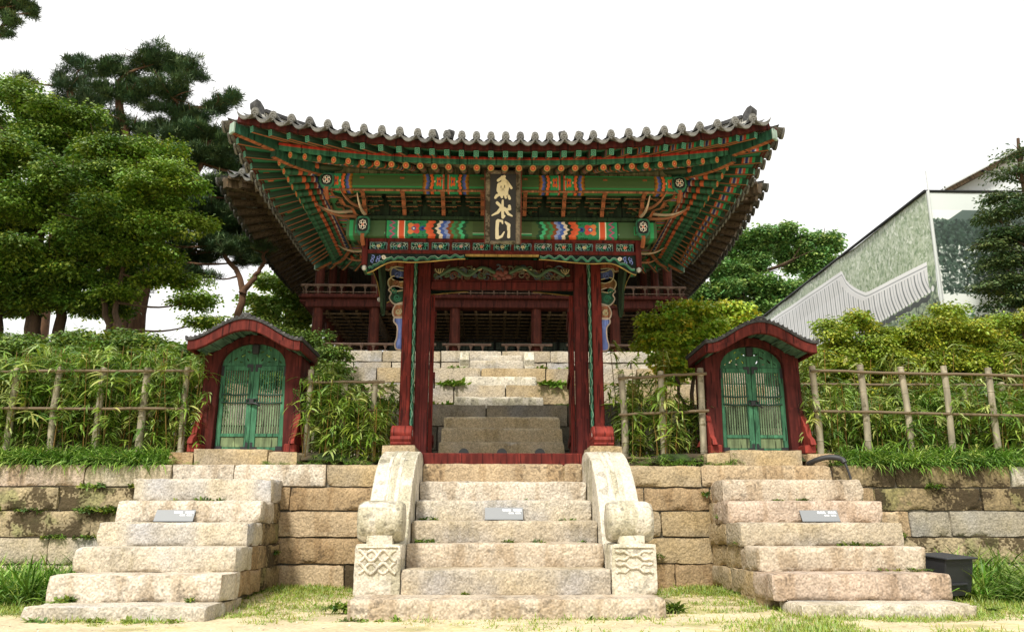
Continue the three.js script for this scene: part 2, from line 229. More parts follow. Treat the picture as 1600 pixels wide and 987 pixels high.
const tone = (x, r) => { // the tones and stains that this wall has
  if (x < -4.2) return r === 0 ? (x < -5.3 ? S.pink : S.beige) : r < 3 ? S.mossy : S.beige;
  if (x < -2.2) return r === 0 ? S.paleOld : r < 2 ? S.brown : S.yellowOld;
  if (x < 0) return [S.yellow, S.brown, S.yellowOld, S.brown, S.mossyShade][r];
  if (x < 2.5) return [S.yellow, S.brown, S.yellow, S.yellow, S.brown][r];
  if (x < 4.6) return [S.yellowOld, S.brown, S.yellowOld, S.brown, S.brown][r];
  if (x < 6.5) return [S.mossyShade, S.mossyShade, S.grey, S.mossy, S.grey][r];
  return [S.pale, S.mossyShade, S.grey, S.mossy, S.grey][r];
};
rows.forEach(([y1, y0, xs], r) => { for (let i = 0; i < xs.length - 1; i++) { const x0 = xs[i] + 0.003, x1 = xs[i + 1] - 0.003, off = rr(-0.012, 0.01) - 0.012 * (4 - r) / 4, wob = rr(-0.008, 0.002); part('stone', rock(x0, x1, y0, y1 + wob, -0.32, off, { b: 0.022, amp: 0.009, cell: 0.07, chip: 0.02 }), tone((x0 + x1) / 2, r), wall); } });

// ---------------------------------------------------------------- stairs
const TR = 0.477;
{ // the middle flight with its two curved drum balustrades
  const st = thing('stone_staircase', 'wide central granite staircase with curved drum balustrades leading up to the gate', 'staircase', [0, 0, 0]);
  const ys = [0.175, 0.405, 0.635, 0.865, 1.095, 1.33, 1.575], mats = [S.beigeOld, S.beige, S.beigeOld, S.beige, S.pale, S.paleOld, S.yellowOld];
  ys.forEach((y, k) => {
    const zf = (6 - k) * TR, hw = k ? 1.003 : 1.425, yb = k ? ys[k - 1] - 0.03 : -0.06, opt = { b: 0.034, amp: 0.008, cell: 0.045, chip: 0.012 };
    const spans = k === 6 ? [[-hw, 0.77], [0.78, hw]] : k === 3 ? [[-hw, hw]] : k === 5 ? [[-hw, hw]] : [[-hw, hw]];
    for (const [a, b] of spans) part('step', rock(a, b, yb, y, zf - (k === 6 ? 0.35 : 0.6), zf + (k === 6 ? 0.012 : 0), opt), mats[k], st);
  });
  part('stair_core', bx(-0.98, 0.98, -0.05, 0.38, 0.1, 2.2, 0.01), S.dark, st); part('stair_core', bx(-0.97, 0.97, 0.38, 0.84, 0.1, 1.2, 0.01), S.dark, st);
  for (const s of [-1, 1]) {
    const b = new THREE.Group(); b.name = 'balustrade'; b.userData.label = s < 0 ? 'left drum balustrade of pale granite' : 'right drum balustrade of pale granite'; st.add(b);
    const xi = s * 1.012, xo = s * 1.445, x0 = min(xi, xo), w = abs(xo - xi);
    // rail: side profile in (z, y) swept across its width, with a raised ribbed band along the middle
    const arc = curve([[-0.12, 1.55, 0], [0.02, 1.66, 0], [0.3, 1.685, 0], [0.72, 1.6, 0], [1.12, 1.4, 0], [1.45, 1.1, 0], [1.66, 0.8, 0], [1.78, 0.55, 0]], 26);
    const side = (lift, low) => { const pts = arc.map((p, i) => { const t = arc[min(26, i + 1)].clone().sub(arc[max(0, i - 1)]).normalize(); return [p.x - t.y * lift, p.y + t.x * lift]; }); return low ? [...pts, ...arc.slice().reverse().map((p) => [p.x - 0.05, p.y - 0.05])] : [...pts, [1.8, 0.3], [1.8, 0.16], [1.2, 0.2], [0.1, 0.4], [-0.12, 0.6]]; };
    part('rail', profileX(side(0), x0 + 0.01, x0 + w - 0.01, 0.012), S.white, b);
    for (const [dx, ww] of [[w * 0.5 - 0.085, 0.032], [w * 0.5 - 0.03, 0.05], [w * 0.5 + 0.042, 0.032]]) part('rib', profileX(side(0.012, true), x0 + dx, x0 + dx + ww, 0.006), S.white, b);
    // drum
    const dr = []; for (let i = 0; i <= 10; i++) { const t = i / 10 * 2 - 1; dr.push(new THREE.Vector2(0.205 * (1 - pow(abs(t), 8) * 0.13), t * (w / 2 + 0.005))); } dr.unshift(new THREE.Vector2(0.001, dr[0].y)); dr.push(new THREE.Vector2(0.001, dr[dr.length - 1].y));
    const dg = plain(new THREE.LatheGeometry(dr, 26)); dg.rotateZ(PI / 2); const dp = dg.attributes.position, v = V3(); for (let i = 0; i < dp.count; i++) { v.fromBufferAttribute(dp, i); const k = 1 + 0.025 * noise3(v.x * 7 + s * 4, v.y * 7, v.z * 7) + 0.015 * noise3(v.x * 20, v.y * 20, v.z * 20); dp.setXYZ(i, v.x, v.y * k, v.z * k); }
    dg.translate((xi + xo) / 2, 0.845, 2.12); part('drum', boxUV(smoothNormals(dg, 0.3)), S.white, b);
    part('neck', rock((xi + xo) / 2 - 0.13, (xi + xo) / 2 + 0.13, 0.6, 0.72, 1.95, 2.3, { b: 0.02, cell: 0.05 }), S.white, b);
    part('pedestal', rock(x0 - 0.005, x0 + w + 0.005, 0.165, 0.635, 1.85, 2.37, { b: 0.02, amp: 0.007, cell: 0.045 }), S.white, b);
    const rel = []; const cx = (xi + xo) / 2; // carved ribbons that cross on the pedestal's face
    for (let q = 0; q < 2; q++) for (const f of [1, -1]) { const y = 0.53 - q * 0.115; rel.push(tube(Array.from({ length: 19 }, (_, i) => { const t = i / 18 * 2 - 1; return V3(cx + t * 0.175, y + f * 0.055 * (s < 0 ? sin(t * PI * 1.5) : -t + 0.25 * sin(t * 9)) * 0.9, 2.372 + 0.004 * f); }), 0.016, 6)); }
    rel.push(bx(cx - 0.19, cx + 0.19, 0.598, 0.614, 2.36, 2.385, 0.005)); part('carving', boxUV(merge(rel)), S.white, b);
  }
  rebase(st, 0, 0, 1.4);
}
function sideStairs(s, label) { // the two plain flights below the side gates
  const st = thing('stone_staircase', label, 'staircase', [s * 3.5, 0, 1.2], 'plain side staircases'), L = s < 0;
  const tops = [0.115, 0.36, 0.6, 0.845, 1.09, 1.36], x = L ? [[-4.27, -2.66], [-4.3, -2.68], [-4.33, -2.7], [-4.33, -2.735], [-4.36, -2.74], [-4.4, -2.76]] : [[2.64, 4.26], [2.54, 4.3], [2.575, 4.32], [2.555, 4.335], [2.56, 4.36], [2.645, 4.37]];
  const m = L ? [S.pale, S.paleOld, S.pale, S.pale, S.paleOld, S.pale] : [S.pale, S.pink, S.beigeOld, S.beige, S.pink, S.beigeOld];
  const g0 = [];
  tops.forEach((y, k) => {
    const zf = (6 - k) * TR - (k ? 0 : 0.02), yb = k ? tops[k - 1] - 0.012 : -0.06; part('step', rock(x[k][0], x[k][1], yb, y, zf - 0.62, zf, { b: 0.03, amp: 0.01, cell: 0.055, chip: k === 5 ? 0.03 : 0.02 }), m[k], st);
    if (k > 0 && k < 6) { const z1 = zf - 0.63; if (z1 > 0.12) { const xs = L ? [x[k][1] - 0.5, x[k][1] - rr(0.005, 0.03)] : [x[k][0] + rr(0.005, 0.03), x[k][0] + 0.5]; const n = z1 > 1 ? 2 : 1; for (let q = 0; q < n; q++) part('side_stone', rock(xs[0], xs[1], yb, y - 0.004, 0.02 + q * (z1 - 0.02) / n, (q + 1) * (z1 - 0.02) / n + 0.01, { b: 0.02, amp: 0.01, cell: 0.07, chip: 0.02 }), L ? (q ? S.brown : S.mossyShade) : S.yellow, st); } }  // left flight's side stones are darker: its shaded flank put into the colour
  });
  for (let k = 1; k < 5; k++) g0.push(bx(x[k][0] + 0.1, x[k][1] - 0.1, k === 1 ? -0.05 : tops[k - 1] - 0.02, tops[k] - 0.03, 0.03, (6 - k) * TR - 0.5, 0.01));
  part('stair_core', merge(g0), S.dark, st);
  if (!L) part('side_stone', rock(2.57, 2.95, -0.05, 0.34, 1.2, 2.05, { b: 0.02, amp: 0.012, cell: 0.07 }), S.yellow, st); else part('side_stone', rock(-3.0, -2.69, -0.05, 0.1, 1.6, 2.2, { b: 0.02, amp: 0.01, cell: 0.07 }), S.beige, st);
  return rebase(st, s * 3.5, 0, 1.2);
}
sideStairs(-1, 'left side staircase of pale granite blocks below the left red side gate');
sideStairs(1, 'right side staircase of pinkish granite blocks below the right red side gate');

// small grey notice plates that lean on the stairs
const plateTex = canvasTex(256, 80, (c, w, h) => { // two lines of small white lettering, too small to read
  c.fillStyle = '#7d8082'; c.fillRect(0, 0, w, h); c.strokeStyle = c.fillStyle = '#ffffff'; c.lineWidth = 2.6; const q = RNG(9);
  for (const [y, s, x0, n] of [[9, 17, 118, 7], [33, 10, 160, 7]]) for (let i = 0; i < n; i++) { if (i === 3) continue; const x = x0 + i * (s + 1.5); c.lineWidth = s * 0.18; c.strokeRect(x + s * 0.12, y + s * 0.1, s * 0.42, s * 0.42); c.beginPath(); c.moveTo(x + s * 0.75, y); c.lineTo(x + s * 0.75, y + s * 0.6); c.moveTo(x + s * (q() < 0.5 ? 0.5 : 0.75), y + s * 0.3); c.lineTo(x + s * 0.98, y + s * 0.3); c.moveTo(x + s * 0.1, y + s * 0.75); c.lineTo(x + s * 0.92, y + s * 0.75); c.lineTo(x + s * 0.92, y + s * 0.98); c.stroke(); }
});
const plateGrey = mat([0.22, 0.23, 0.24], { roughness: 0.5 }), plateDark = mat([0.03, 0.03, 0.03]);
function plate(x, y, z, tilt, lean, label) {
  const t = thing('notice_plate', label, 'notice plate', [x, y, z], 'grey notice plates on the stairs'), w = 0.43, h = 0.15;
  const body = part('plate', new THREE.BoxGeometry(w, h, 0.012), [plateDark, plateDark, plateGrey, plateDark, mat([1, 1, 1], { map: plateTex, roughness: 0.5 }), plateGrey], t); // the front carries the print
  body.rotation.x = -lean; body.position.set(0, h / 2 * cos(lean) + 0.012, -h / 2 * sin(lean));
  part('foot', cbox(w, 0.014, 0.05, 0.003), plateDark, t).position.set(0, 0.008, 0); t.rotation.y = tilt; return t;
}
plate(0.0, 0.865, 1.03, 0, 0.5, 'grey notice plate with white lettering in the middle of the central staircase');
plate(-3.68, 0.845, 1.04, 0.02, 0.6, 'grey notice plate with white lettering on the left side staircase');
plate(3.6, 0.845, 1.04, -0.02, 0.6, 'grey notice plate with white lettering on the right side staircase');

// ---------------------------------------------------------------- court and terraces behind the gate
struct('court_floor', bx(-5.6, 5.6, 0.4, 1.73, -4.1, -1.0, 0.02), mat([0.5, 0.42, 0.28], { map: granite, roughness: 0.95 }));
[[2.86, -4.25, -5.9], [3.5, -5.95, -7.0], [4.05, -7.05, -8.4]].forEach(([y, z0, z1]) => struct('terrace_floor', bx(-5.7, 5.7, 1, y, z1, z0, 0.02), soil));
function terrace(label, z, courses, mats) {
  const t = thing('terrace_wall', label, 'terrace wall', [0, courses[courses.length - 1][0], z], 'terrace walls behind the gate');
  courses.forEach(([y0, y1, dz = 0], k) => { let x = -5.6 + rr(-0.6, 0); while (x < 5.6) { const w = rr(0.85, 1.5), x1 = min(x + w, 5.75); if (x1 - x > 0.1) part('stone', rock(x + 0.006, x1 - 0.006, y0, y1, z - 0.3, z + dz + rr(-0.015, 0.01), { b: 0.02, amp: 0.008, cell: 0.14 }), mats[floor(R() * mats.length)], t); x = x1; } });
  part('wall_core', bx(-5.5, 5.5, courses[courses.length - 1][0] - 0.1, courses[0][1] - 0.05, z - 0.4, z - 0.08, 0.01), S.dark, t);
  return rebase(t, 0, courses[courses.length - 1][0], z);
}
terrace('lowest terrace wall of grey blocks toned dark for the roof shade, seen through the gate opening', -3.95, [[2.52, 2.9], [2.1, 2.515], [1.7, 2.095]], [S.grey, S.grey, S.dark, S.grey]);  // greys set darker than the upper walls: roof shadow put into the colour
terrace('second terrace wall of beige blocks with weeds, seen through the gate opening', -5.7, [[3.16, 3.55], [2.8, 3.155]], [S.beige, S.yellow, S.beige]);
terrace('third terrace wall, one low course of beige blocks below the pavilion base', -6.8, [[3.78, 4.1], [3.45, 3.775]], [S.yellow, S.beige]);
terrace('uppermost terrace wall of pale blocks directly under the large pavilion', -8.2, [[4.5, 4.76, 0.02], [4.26, 4.495], [4.0, 4.255]], [S.pale, S.beige, S.pale, S.pale]);
struct('pavilion_base', bx(-5.6, 5.6, 3, 4.72, -16, -8.42, 0.02), mat([0.4, 0.34, 0.24], { map: granite }));
const fl = (name, label, list) => { const t = thing(name, label, 'staircase', [0, list[0][2], list[0][5]], 'stairs up the terraces'); list.forEach(([x0, x1, y0, y1, z0, z1, m]) => part('step', rock(x0, x1, y0, y1, z0, z1, { b: 0.05, amp: 0.008, cell: 0.06, chip: 0.02 }), m, t)); return t; };
rebase(fl('terrace_staircase', 'three brown stone steps seen just behind the gate threshold', [[-0.98, 1.02, 1.7, 2.115, -3.05, -2.6, S.inner], [-0.965, 1.03, 2.08, 2.385, -3.5, -3.05, S.inner], [-0.955, 1.03, 2.35, 2.63, -3.93, -3.5, S.inner]]), 0, 1.7, -2.6);
rebase(fl('terrace_staircase', 'two pale narrow stone steps between the first and second terrace walls', [[-0.86, 0.86, 2.85, 3.235, -5.65, -5.2, S.white], [-0.76, 0.79, 3.5, 3.81, -6.75, -6.2, S.white]]), 0, 2.85, -5.2);
{
  const t = fl('terrace_staircase', 'top pale stone steps with two rounded end stones below the pavilion', [[-0.63, 0.57, 4.05, 4.38, -7.7, -7.35, S.pale], [-0.62, 0.56, 4.36, 4.56, -8.15, -7.65, S.pale]]);
  for (const [x0, x1] of [[-0.86, -0.64], [0.58, 0.82]]) { const g = profileX([[0, 0], [0, 0.42], [0.08, 0.53], [0.24, 0.56], [0.4, 0.5], [0.5, 0.34], [0.44, 0.2], [0.5, 0.18], [0.5, 0]], x0 + 0.02, x1 - 0.02, 0.02); g.translate(0, 4.08, -8.05); part('end_stone', g, S.white, t); }
  rebase(t, 0, 4.05, -7.35);
}
// ---------------------------------------------------------------- painted woodwork prints
const bandsTex = canvasTex(64, 256, (c, w, h) => { // rafter: olive body, bands of colour towards the tip (top of the print)
  c.fillStyle = '#34452b'; c.fillRect(0, 0, w, h); for (let i = 0; i < 400; i++) { c.fillStyle = `rgba(20,30,15,${0.05 + 0.08 * R()})`; c.fillRect(R() * w, R() * h, 2, 8 * R() + 2); }
  const b = [[74, '#16301f'], [70, '#b5562f'], [63, '#1d4a2f'], [57, '#26336e'], [52, '#b9a99a'], [49, '#8d3a28'], [43, '#1f5c3b'], [36, '#10281a'], [33, '#b5562f'], [25, '#1c5238'], [14, '#143a24'], [10, '#235f42'], [5, '#1d5035']]; b.forEach(([y, s]) => { c.fillStyle = s; c.fillRect(0, 0, w, y); });
});
const rosetteTex = canvasTex(64, 64, (c) => { const d = (r, s) => { c.fillStyle = s; c.beginPath(); c.arc(32, 32, r, 0, 7); c.fill(); }; c.fillStyle = '#3c2a1c'; c.fillRect(0, 0, 64, 64); d(31, '#857a4e'); d(26, '#b47c34'); for (let i = 0; i < 6; i++) { c.fillStyle = '#b5432a'; c.beginPath(); c.arc(32 + 12 * cos(i * PI / 3), 32 + 12 * sin(i * PI / 3), 8.5, 0, 7); c.fill(); } d(7, '#e27a3a'); d(3, '#f2d9a0'); });
const flySideTex = canvasTex(128, 32, (c, w, h) => { c.fillStyle = '#23382a'; c.fillRect(0, 0, w, h); c.fillStyle = '#1f4a36'; c.fillRect(0, 20, w, 5); [[92, '#c4542f'], [96, '#a89a90'], [99, '#2c3a80'], [104, '#a89a90'], [107, '#b8452c'], [112, '#2f8d5a'], [118, '#123a24']].forEach(([x, s]) => { c.fillStyle = s; c.fillRect(x, 0, w - x, h); }); });
const flyEndTex = canvasTex(32, 32, (c) => { c.fillStyle = '#174a34'; c.fillRect(0, 0, 32, 32); c.strokeStyle = '#529a78'; c.lineWidth = 3; c.strokeRect(3, 3, 26, 26); c.beginPath(); c.arc(16, 16, 6, 0, 7); c.stroke(); });
const flyUnderTex = canvasTex(32, 64, (c, w, h) => { c.fillStyle = '#a85a34'; c.fillRect(0, 0, w, h); c.fillStyle = '#1c3a22'; c.fillRect(0, 0, 10, h); c.fillRect(w - 10, 0, 10, h); });
const coffTex = canvasTex(64, 64, (c) => { c.fillStyle = '#2b6e4c'; c.fillRect(0, 0, 64, 64); c.strokeStyle = '#1d5a3a'; c.lineWidth = 3; for (let i = 1; i < 4; i++) { c.beginPath(); c.arc(32, 64, i * 10, PI, 2 * PI); c.stroke(); } c.fillStyle = '#c0603c'; c.fillRect(26, 8, 12, 8); });
const pm = (map, o = {}) => mat([1, 1, 1], { map, roughness: 0.62, ...o });
const DC = { rafter: [pm(bandsTex), pm(rosetteTex), pm(rosetteTex)], fly: (() => { const s = pm(flySideTex), e = pm(flyEndTex), u = pm(flyUnderTex); return [s, s, P.darkGreen, u, e, e]; })() };
const OLD = { rafter: [P.brown, P.oldWood, P.oldWood], fly: [P.brown, P.brown, P.brown, P.brown, P.oldWood, P.oldWood] };

// ---------------------------------------------------------------- hip roof with two layers of rafters
// o: centre [cx, cz]; half sizes of the outlines a (across x) and b (along z): flying tips F, rafter tips E, purlin U, rafter roots C
function hipRoof(root, o) {
  const { cx, cz } = o, liftAt = (t, l0, l1) => (t < 0 ? l0 : l1) * pow(abs(t), 2.4);
  const sides = [
    { n: 'front', w: (u, v, y) => V3(cx + u, y, cz + v), A: 0, l: [o.liftFront, o.liftFront] }, { n: 'right', w: (u, v, y) => V3(cx + v, y, cz - u), A: 1, l: [o.liftFront, o.liftRear] },
    { n: 'rear', w: (u, v, y) => V3(cx - u, y, cz - v), A: 0, l: [o.liftRear, o.liftRear] }, { n: 'left', w: (u, v, y) => V3(cx - v, y, cz + u), A: 1, l: [o.liftRear, o.liftFront] }];
  const cyl = new THREE.CylinderGeometry(o.rr, o.rr, 1, 10); cyl.translate(0, 0.5, 0); const fly = new THREE.BoxGeometry(o.fw, o.fh, 1); fly.translate(0, 0, 0.5);
  const mb = (a, b) => { const z = b.clone().sub(a), L = z.length(); z.normalize(); const x = V3(0, 1, 0).cross(z).normalize(), y = z.clone().cross(x); return { m: new THREE.Matrix4().makeBasis(x, y, z), L }; };
  const board = [], fboard = [];
  for (const s of sides) {
    const k = s.A, Uf = o.F[k], Vf = o.F[1 - k], Ue = o.E[k], Ve = o.E[1 - k], Uc = o.C[k], Vc = o.C[1 - k], u0 = o.par[k], jut = o.jut;
    const tipE = (u) => { const t = u / Ue; return s.w(u, Ve + jut * 0.6 * t * t, o.yE + liftAt(t, ...s.l) * 0.5); };
    const rootE = (u) => { const a = abs(u), ur = a < u0 ? a : u0 + (a - u0) * (Uc - u0) / (Ue - u0); return s.w(Math.sign(u) * ur, Vc, o.yC); };
    const tipF = (u) => { const t = u / Ue, a = abs(u), uf = a < u0 ? a : u0 + (a - u0) * (Uf - u0) / (Ue - u0); return s.w(Math.sign(u) * uf, Vf + jut * t * t, o.yF + liftAt(t, ...s.l)); };
    const us = []; for (let u = o.gap / 2 * 0; u <= u0 + 1e-6; u += o.gap) { us.push(u); if (u > 0) us.push(-u); }
    for (let j = 1; j <= o.fan[k]; j++) { const u = u0 + (Ue - u0) * j / (o.fan[k] + 0.75); us.push(u, -u); }
    us.forEach((u) => {
      const a = rootE(u), b = tipE(u), d = b.clone().sub(a), L = d.length(), r = part('rafter', cyl, o.mats.rafter, root); r.position.copy(a); r.quaternion.setFromUnitVectors(V3(0, 1, 0), d.clone().normalize()); r.scale.set(1, L, 1);
      const c = tipF(u), e = b.clone().lerp(a, o.flyBack / L).add(V3(0, o.rr + o.bt + 0.03 + o.fh * 0.5, 0)), q = mb(e, c), f = part('flying_rafter', fly, o.mats.fly, root); f.position.copy(e); f.quaternion.setFromRotationMatrix(q.m); f.scale.set(1, 1, q.L);
    });
    const N = 44, at = (f, i, dy) => { const p = f((i / N * 2 - 1) * Ue); p.y += dy; return p; };
    board.push(grid(N, 3, (u, v) => { const i = u * N, a = at(rootE, i, o.rr + 0.004), b = at(tipE, i, o.rr + 0.004); return a.lerp(b, v).toArray(); }, (u, v) => [u * 6, v * 2]));
    fboard.push(grid(N, 3, (u, v) => { const i = u * N, a = at(tipE, i, o.rr + o.bt + 0.035 + o.fh).lerp(at(rootE, i, o.rr + o.bt + 0.035 + o.fh), 0.1), b = at(tipF, i, o.fh * 0.5 + 0.004); return a.lerp(b, v).toArray(); }, (u, v) => [u * 24, v]));
    const line = (f, dy, out) => Array.from({ length: N + 1 }, (_, i) => { const p = at(f, i, dy), q = s.w(0, 1, 0).sub(s.w(0, 0, 0)); return p.addScaledVector(q, out); });
    part('eave_batten', sweep(line(tipE, o.rr + o.bt / 2, 0.015), 0.05, o.bt), o.mats.batten ?? P.brown, root);
    if (o.mats.batten) part('red_strip', sweep(line(tipE, o.rr + o.bt + 0.013, 0.03), 0.06, 0.026), P.redLine, root);
    if (o.mats.batten) part('filler_board', sweep(line(tipE, o.rr + o.bt + 0.03 + o.fh * 0.55, -0.02), 0.014, o.fh * 1.15 + 0.012), o.mats.eaveBoard, root);
    part('tile_batten', sweep(line(tipF, o.fh * 0.5 + o.tb / 2 + 0.006, 0.005), 0.06, o.tb), o.mats.tileBatten ?? P.brown, root);
    // roof skin with its rows of tiles, then the tiles that end the rows at the eave
    const eave = (t) => { const p = tipF(t * Ue), q = s.w(0, 1, 0).sub(s.w(0, 0, 0)); p.y += o.fh * 0.5 + o.tb + 0.03; return p.addScaledVector(q, o.over); };
    const nT = Math.round(2 * Uf / o.tile), rH = o.ridge;
    const top = (t) => k === 0 ? s.w(t * rH, 0, o.yRidge) : s.w(0, rH + 0.001, o.yRidge);
    const surf = (t, v) => { const a = eave(t), b = top(t), p = a.clone().lerp(b, v); p.y = lerp(a.y, b.y, 0.5 * v + 0.5 * v * v); return p; };
    part('roof_tiles', grid(nT * 6, 14, (u, v) => { const p = surf(u * 2 - 1, v); p.y += o.tile * 0.22 * pow(abs(cos(u * nT * PI)), 0.7) - 0.02; return p.toArray(); }, (u, v) => [u * Uf * 2, v * 3]), o.mats.tiles ?? T.tile, root);
    if (o.ends.includes(s.n)) for (let i = 0; i < nT; i++) {
      const yaw = [0, PI / 2, PI, -PI / 2][sides.indexOf(s)], t = (i + 0.5) / nT * 2 - 1, t2 = i / nT * 2 - 1, p = eave(t), p2 = eave(t2), sl = eave(min(1, t + 0.02)).sub(eave(max(-1, t - 0.02))), rollv = Math.atan2(sl.y, hypot(sl.x, sl.z));
      const f = part('eave_tile', o.femaleGeo, R() < 0.3 ? T.tile : T.tileEnd, root); f.position.copy(p).addScaledVector(s.w(0, 1, 0).sub(s.w(0, 0, 0)), 0.035 * o.tile / 0.2); f.position.y -= 0.018 * o.tile / 0.2; f.rotation.set(0.1, yaw, rollv, 'YXZ'); f.scale.setScalar(o.tile / 0.2);
      if (i && R() > 0.03) { const m = part('round_tile_end', o.maleGeo, R() < 0.25 ? T.tile : T.tileEnd, root); m.position.copy(p2).add(V3(0, o.tile * 0.16, 0)); m.rotation.set(0.12 + rr(-0.05, 0.05), yaw + rr(-0.06, 0.06), rollv, 'YXZ'); m.scale.setScalar(o.tile / 0.2 * rr(0.8, 0.86)); }
    }
  }
  part('rafter_board', merge(board), o.mats.board, root); part('eave_board', merge(fboard), o.mats.eaveBoard, root);
  // corners: hip rafter, flying hip rafter, ridge of tiles with its upturned end
  for (const sx of [-1, 1]) for (const sz of [1, -1]) {
    const lf = sz > 0 ? o.liftFront : o.liftRear, c = (q, y) => V3(cx + sx * q[0], y, cz + sz * q[1]);
    const a = c(o.C, o.yC - 0.02), u = c(o.U, o.yU - 0.02), e = c(o.E, o.yE + lf * 0.5 - o.rr * 0.2), f = c([o.F[0] + o.jut * 0.6, o.F[1] + o.jut * 0.6], o.yF + lf - 0.01), W = o.rr * 2.1;
    const dir = c([1, 1], 0).sub(c([0, 0], 0)).normalize(), tipc = e.clone().addScaledVector(dir, o.rr * 2.4).add(V3(0, 0.02, 0));
    part('hip_rafter', sweep(curve([a, u, e.clone().lerp(u, 0.25).add(V3(0, -0.02, 0)), tipc], 14), W, W * 1.35), o.mats.hip, root);
    if (o.mats.hipUnder) { const dn = (p) => p.clone().add(V3(0, -W * 0.7, 0)); part('hip_under_strip', sweep(curve([dn(a), dn(u), dn(e.clone().lerp(u, 0.25).add(V3(0, -0.02, 0))), dn(tipc)], 14), W * 0.62, 0.012), o.mats.hipUnder, root); }
    const s0 = e.clone().lerp(u, 0.75).add(V3(0, W * 1.15, 0)); part('flying_hip_rafter', sweep([s0, e.clone().add(V3(0, W * 1.1, 0)), f], W, W * 1.3), o.mats.hip, root);
    if (o.mats.hipUnder) { const d2 = V3(0, -W * 0.68, 0); part('hip_under_strip', sweep([e.clone().add(V3(0, W * 1.1, 0)).add(d2), f.clone().add(d2)], W * 0.62, 0.012), o.mats.hipUnder, root); const end = part('hip_end_board', cbox(W * 1.08, W * 1.5, 0.03, 0.006), P.hipEnd, root); end.position.copy(f).addScaledVector(dir, 0.015); end.rotation.y = Math.atan2(dir.x, dir.z); }
    const q = (v) => { const E0 = c([o.F[0] + o.over + o.jut * 0.6, o.F[1] + o.over + o.jut * 0.6], o.yF + lf + o.fh * 0.5 + o.tb + 0.03), R0 = V3(cx + sx * o.ridge, o.yRidge, cz); const p = E0.clone().lerp(R0, v); p.y = lerp(E0.y, R0.y, 0.5 * v + 0.5 * v * v); return p; };
    const hl = o.tile, base = Array.from({ length: 13 }, (_, i) => { const v = 0.13 + i / 12 * 0.87, p = q(v); p.y += hl * (0.3 + 0.35 * pow(1 - v, 8)); return p; });
    part('hip_ridge', sweep(base, hl * 0.7, hl * 0.55), T.lime, root); part('hip_ridge_cap', sweep(base.map((p) => p.clone().add(V3(0, hl * 0.38, 0))), hl * 0.95, hl * 0.22), T.tileDark, root);
    const horn = part('ridge_end_tile', o.hornGeo, T.tileDark, root); horn.position.copy(base[0]); horn.rotation.y = Math.atan2(dir.x, dir.z); horn.scale.set(0.8 * o.tile / 0.2, 0.62 * o.tile / 0.2, 0.62 * o.tile / 0.2);
    const lump = part('ridge_end_plaster', o.lumpGeo, T.lime, root); lump.position.copy(base[0]).addScaledVector(dir, 0.02 * o.tile / 0.2).add(V3(0, -0.04 * o.tile / 0.2, 0)); lump.rotation.y = Math.atan2(dir.x, dir.z); lump.scale.setScalar(o.tile / 0.2);
  }
  part('roof_ridge', cbox(2 * o.ridge + 0.3, o.tile * 1.3, o.tile, 0.02), T.lime, root).position.set(cx, o.yRidge + o.tile * 0.4, cz);
  part('roof_ridge_cap', cbox(2 * o.ridge + 0.34, o.tile * 0.25, o.tile * 1.2, 0.02), T.tileDark, root).position.set(cx, o.yRidge + o.tile * 1.15, cz);
}
P.redLine = paint([0.62, 0.06, 0.035]); P.hipEnd = paint([0.45, 0.6, 0.5]);
const dropShape = (r) => { const s = new THREE.Shape(); s.moveTo(0, -r * 1.35); s.quadraticCurveTo(r * 1.05, -r * 0.6, r, r * 0.1); s.absarc(0, r * 0.1, r, 0, PI, false); s.quadraticCurveTo(-r * 1.05, -r * 0.6, 0, -r * 1.35); return s; };
const ringGeo = (r, t) => plain(new THREE.TorusGeometry(r, t, 4, 14));
const maleGeo = (() => { const a = extrude(dropShape(0.052), 0.014, 0.004); a.translate(0, 0, 0.03); const ring = ringGeo(0.036, 0.006); ring.translate(0, 0.004, 0.05); const dot = plain(new THREE.SphereGeometry(0.014, 6, 5)); dot.translate(0, 0.004, 0.046); const b = plain(new THREE.CylinderGeometry(0.05, 0.052, 0.42, 12, 1)); b.rotateX(PI / 2 - 0.1); b.translate(0, 0.016, -0.17); return boxUV(merge([a, ring, dot, b])); })();
const femaleGeo = (() => { // a shallow trough tile whose front lip hangs as a crescent
  const s = new THREE.Shape(); const N = 10; for (let i = 0; i <= N; i++) { const t = i / N * 2 - 1; const x = t * 0.094, y = -0.042 * (1 - t * t) + 0.012; i ? s.lineTo(x, y) : s.moveTo(x, y); } for (let i = N; i >= 0; i--) { const t = i / N * 2 - 1; s.lineTo(t * 0.09, -0.042 * (1 - t * t) + 0.012 - 0.038 * pow(1 - t * t, 0.8) - 0.004); }
  const a = extrude(s, 0.014, 0.003); a.translate(0, 0, 0.02); const lip = tube(Array.from({ length: 9 }, (_, i) => { const t = i / 8 * 2 - 1; return V3(t * 0.086, -0.046 * (1 - t * t) + 0.008 - 0.034 * pow(1 - t * t, 0.8), 0.04); }), 0.005, 5);
  const tr = grid(8, 1, (u, v) => { const t = u * 2 - 1; return [t * 0.094, -0.042 * (1 - t * t) + 0.012 + (v) * 0.0, 0.03 - v * 0.3]; }); return boxUV(merge([a, lip, tr])); })();
const hornGeo = (() => { const g = profileX([[-0.05, -0.02], [-0.02, 0.12], [0.02, 0.2], [0.1, 0.29], [0.17, 0.31], [0.2, 0.27], [0.19, 0.18], [0.15, 0.1], [0.12, 0.0]], -0.075, 0.075, 0.012); return g; })();
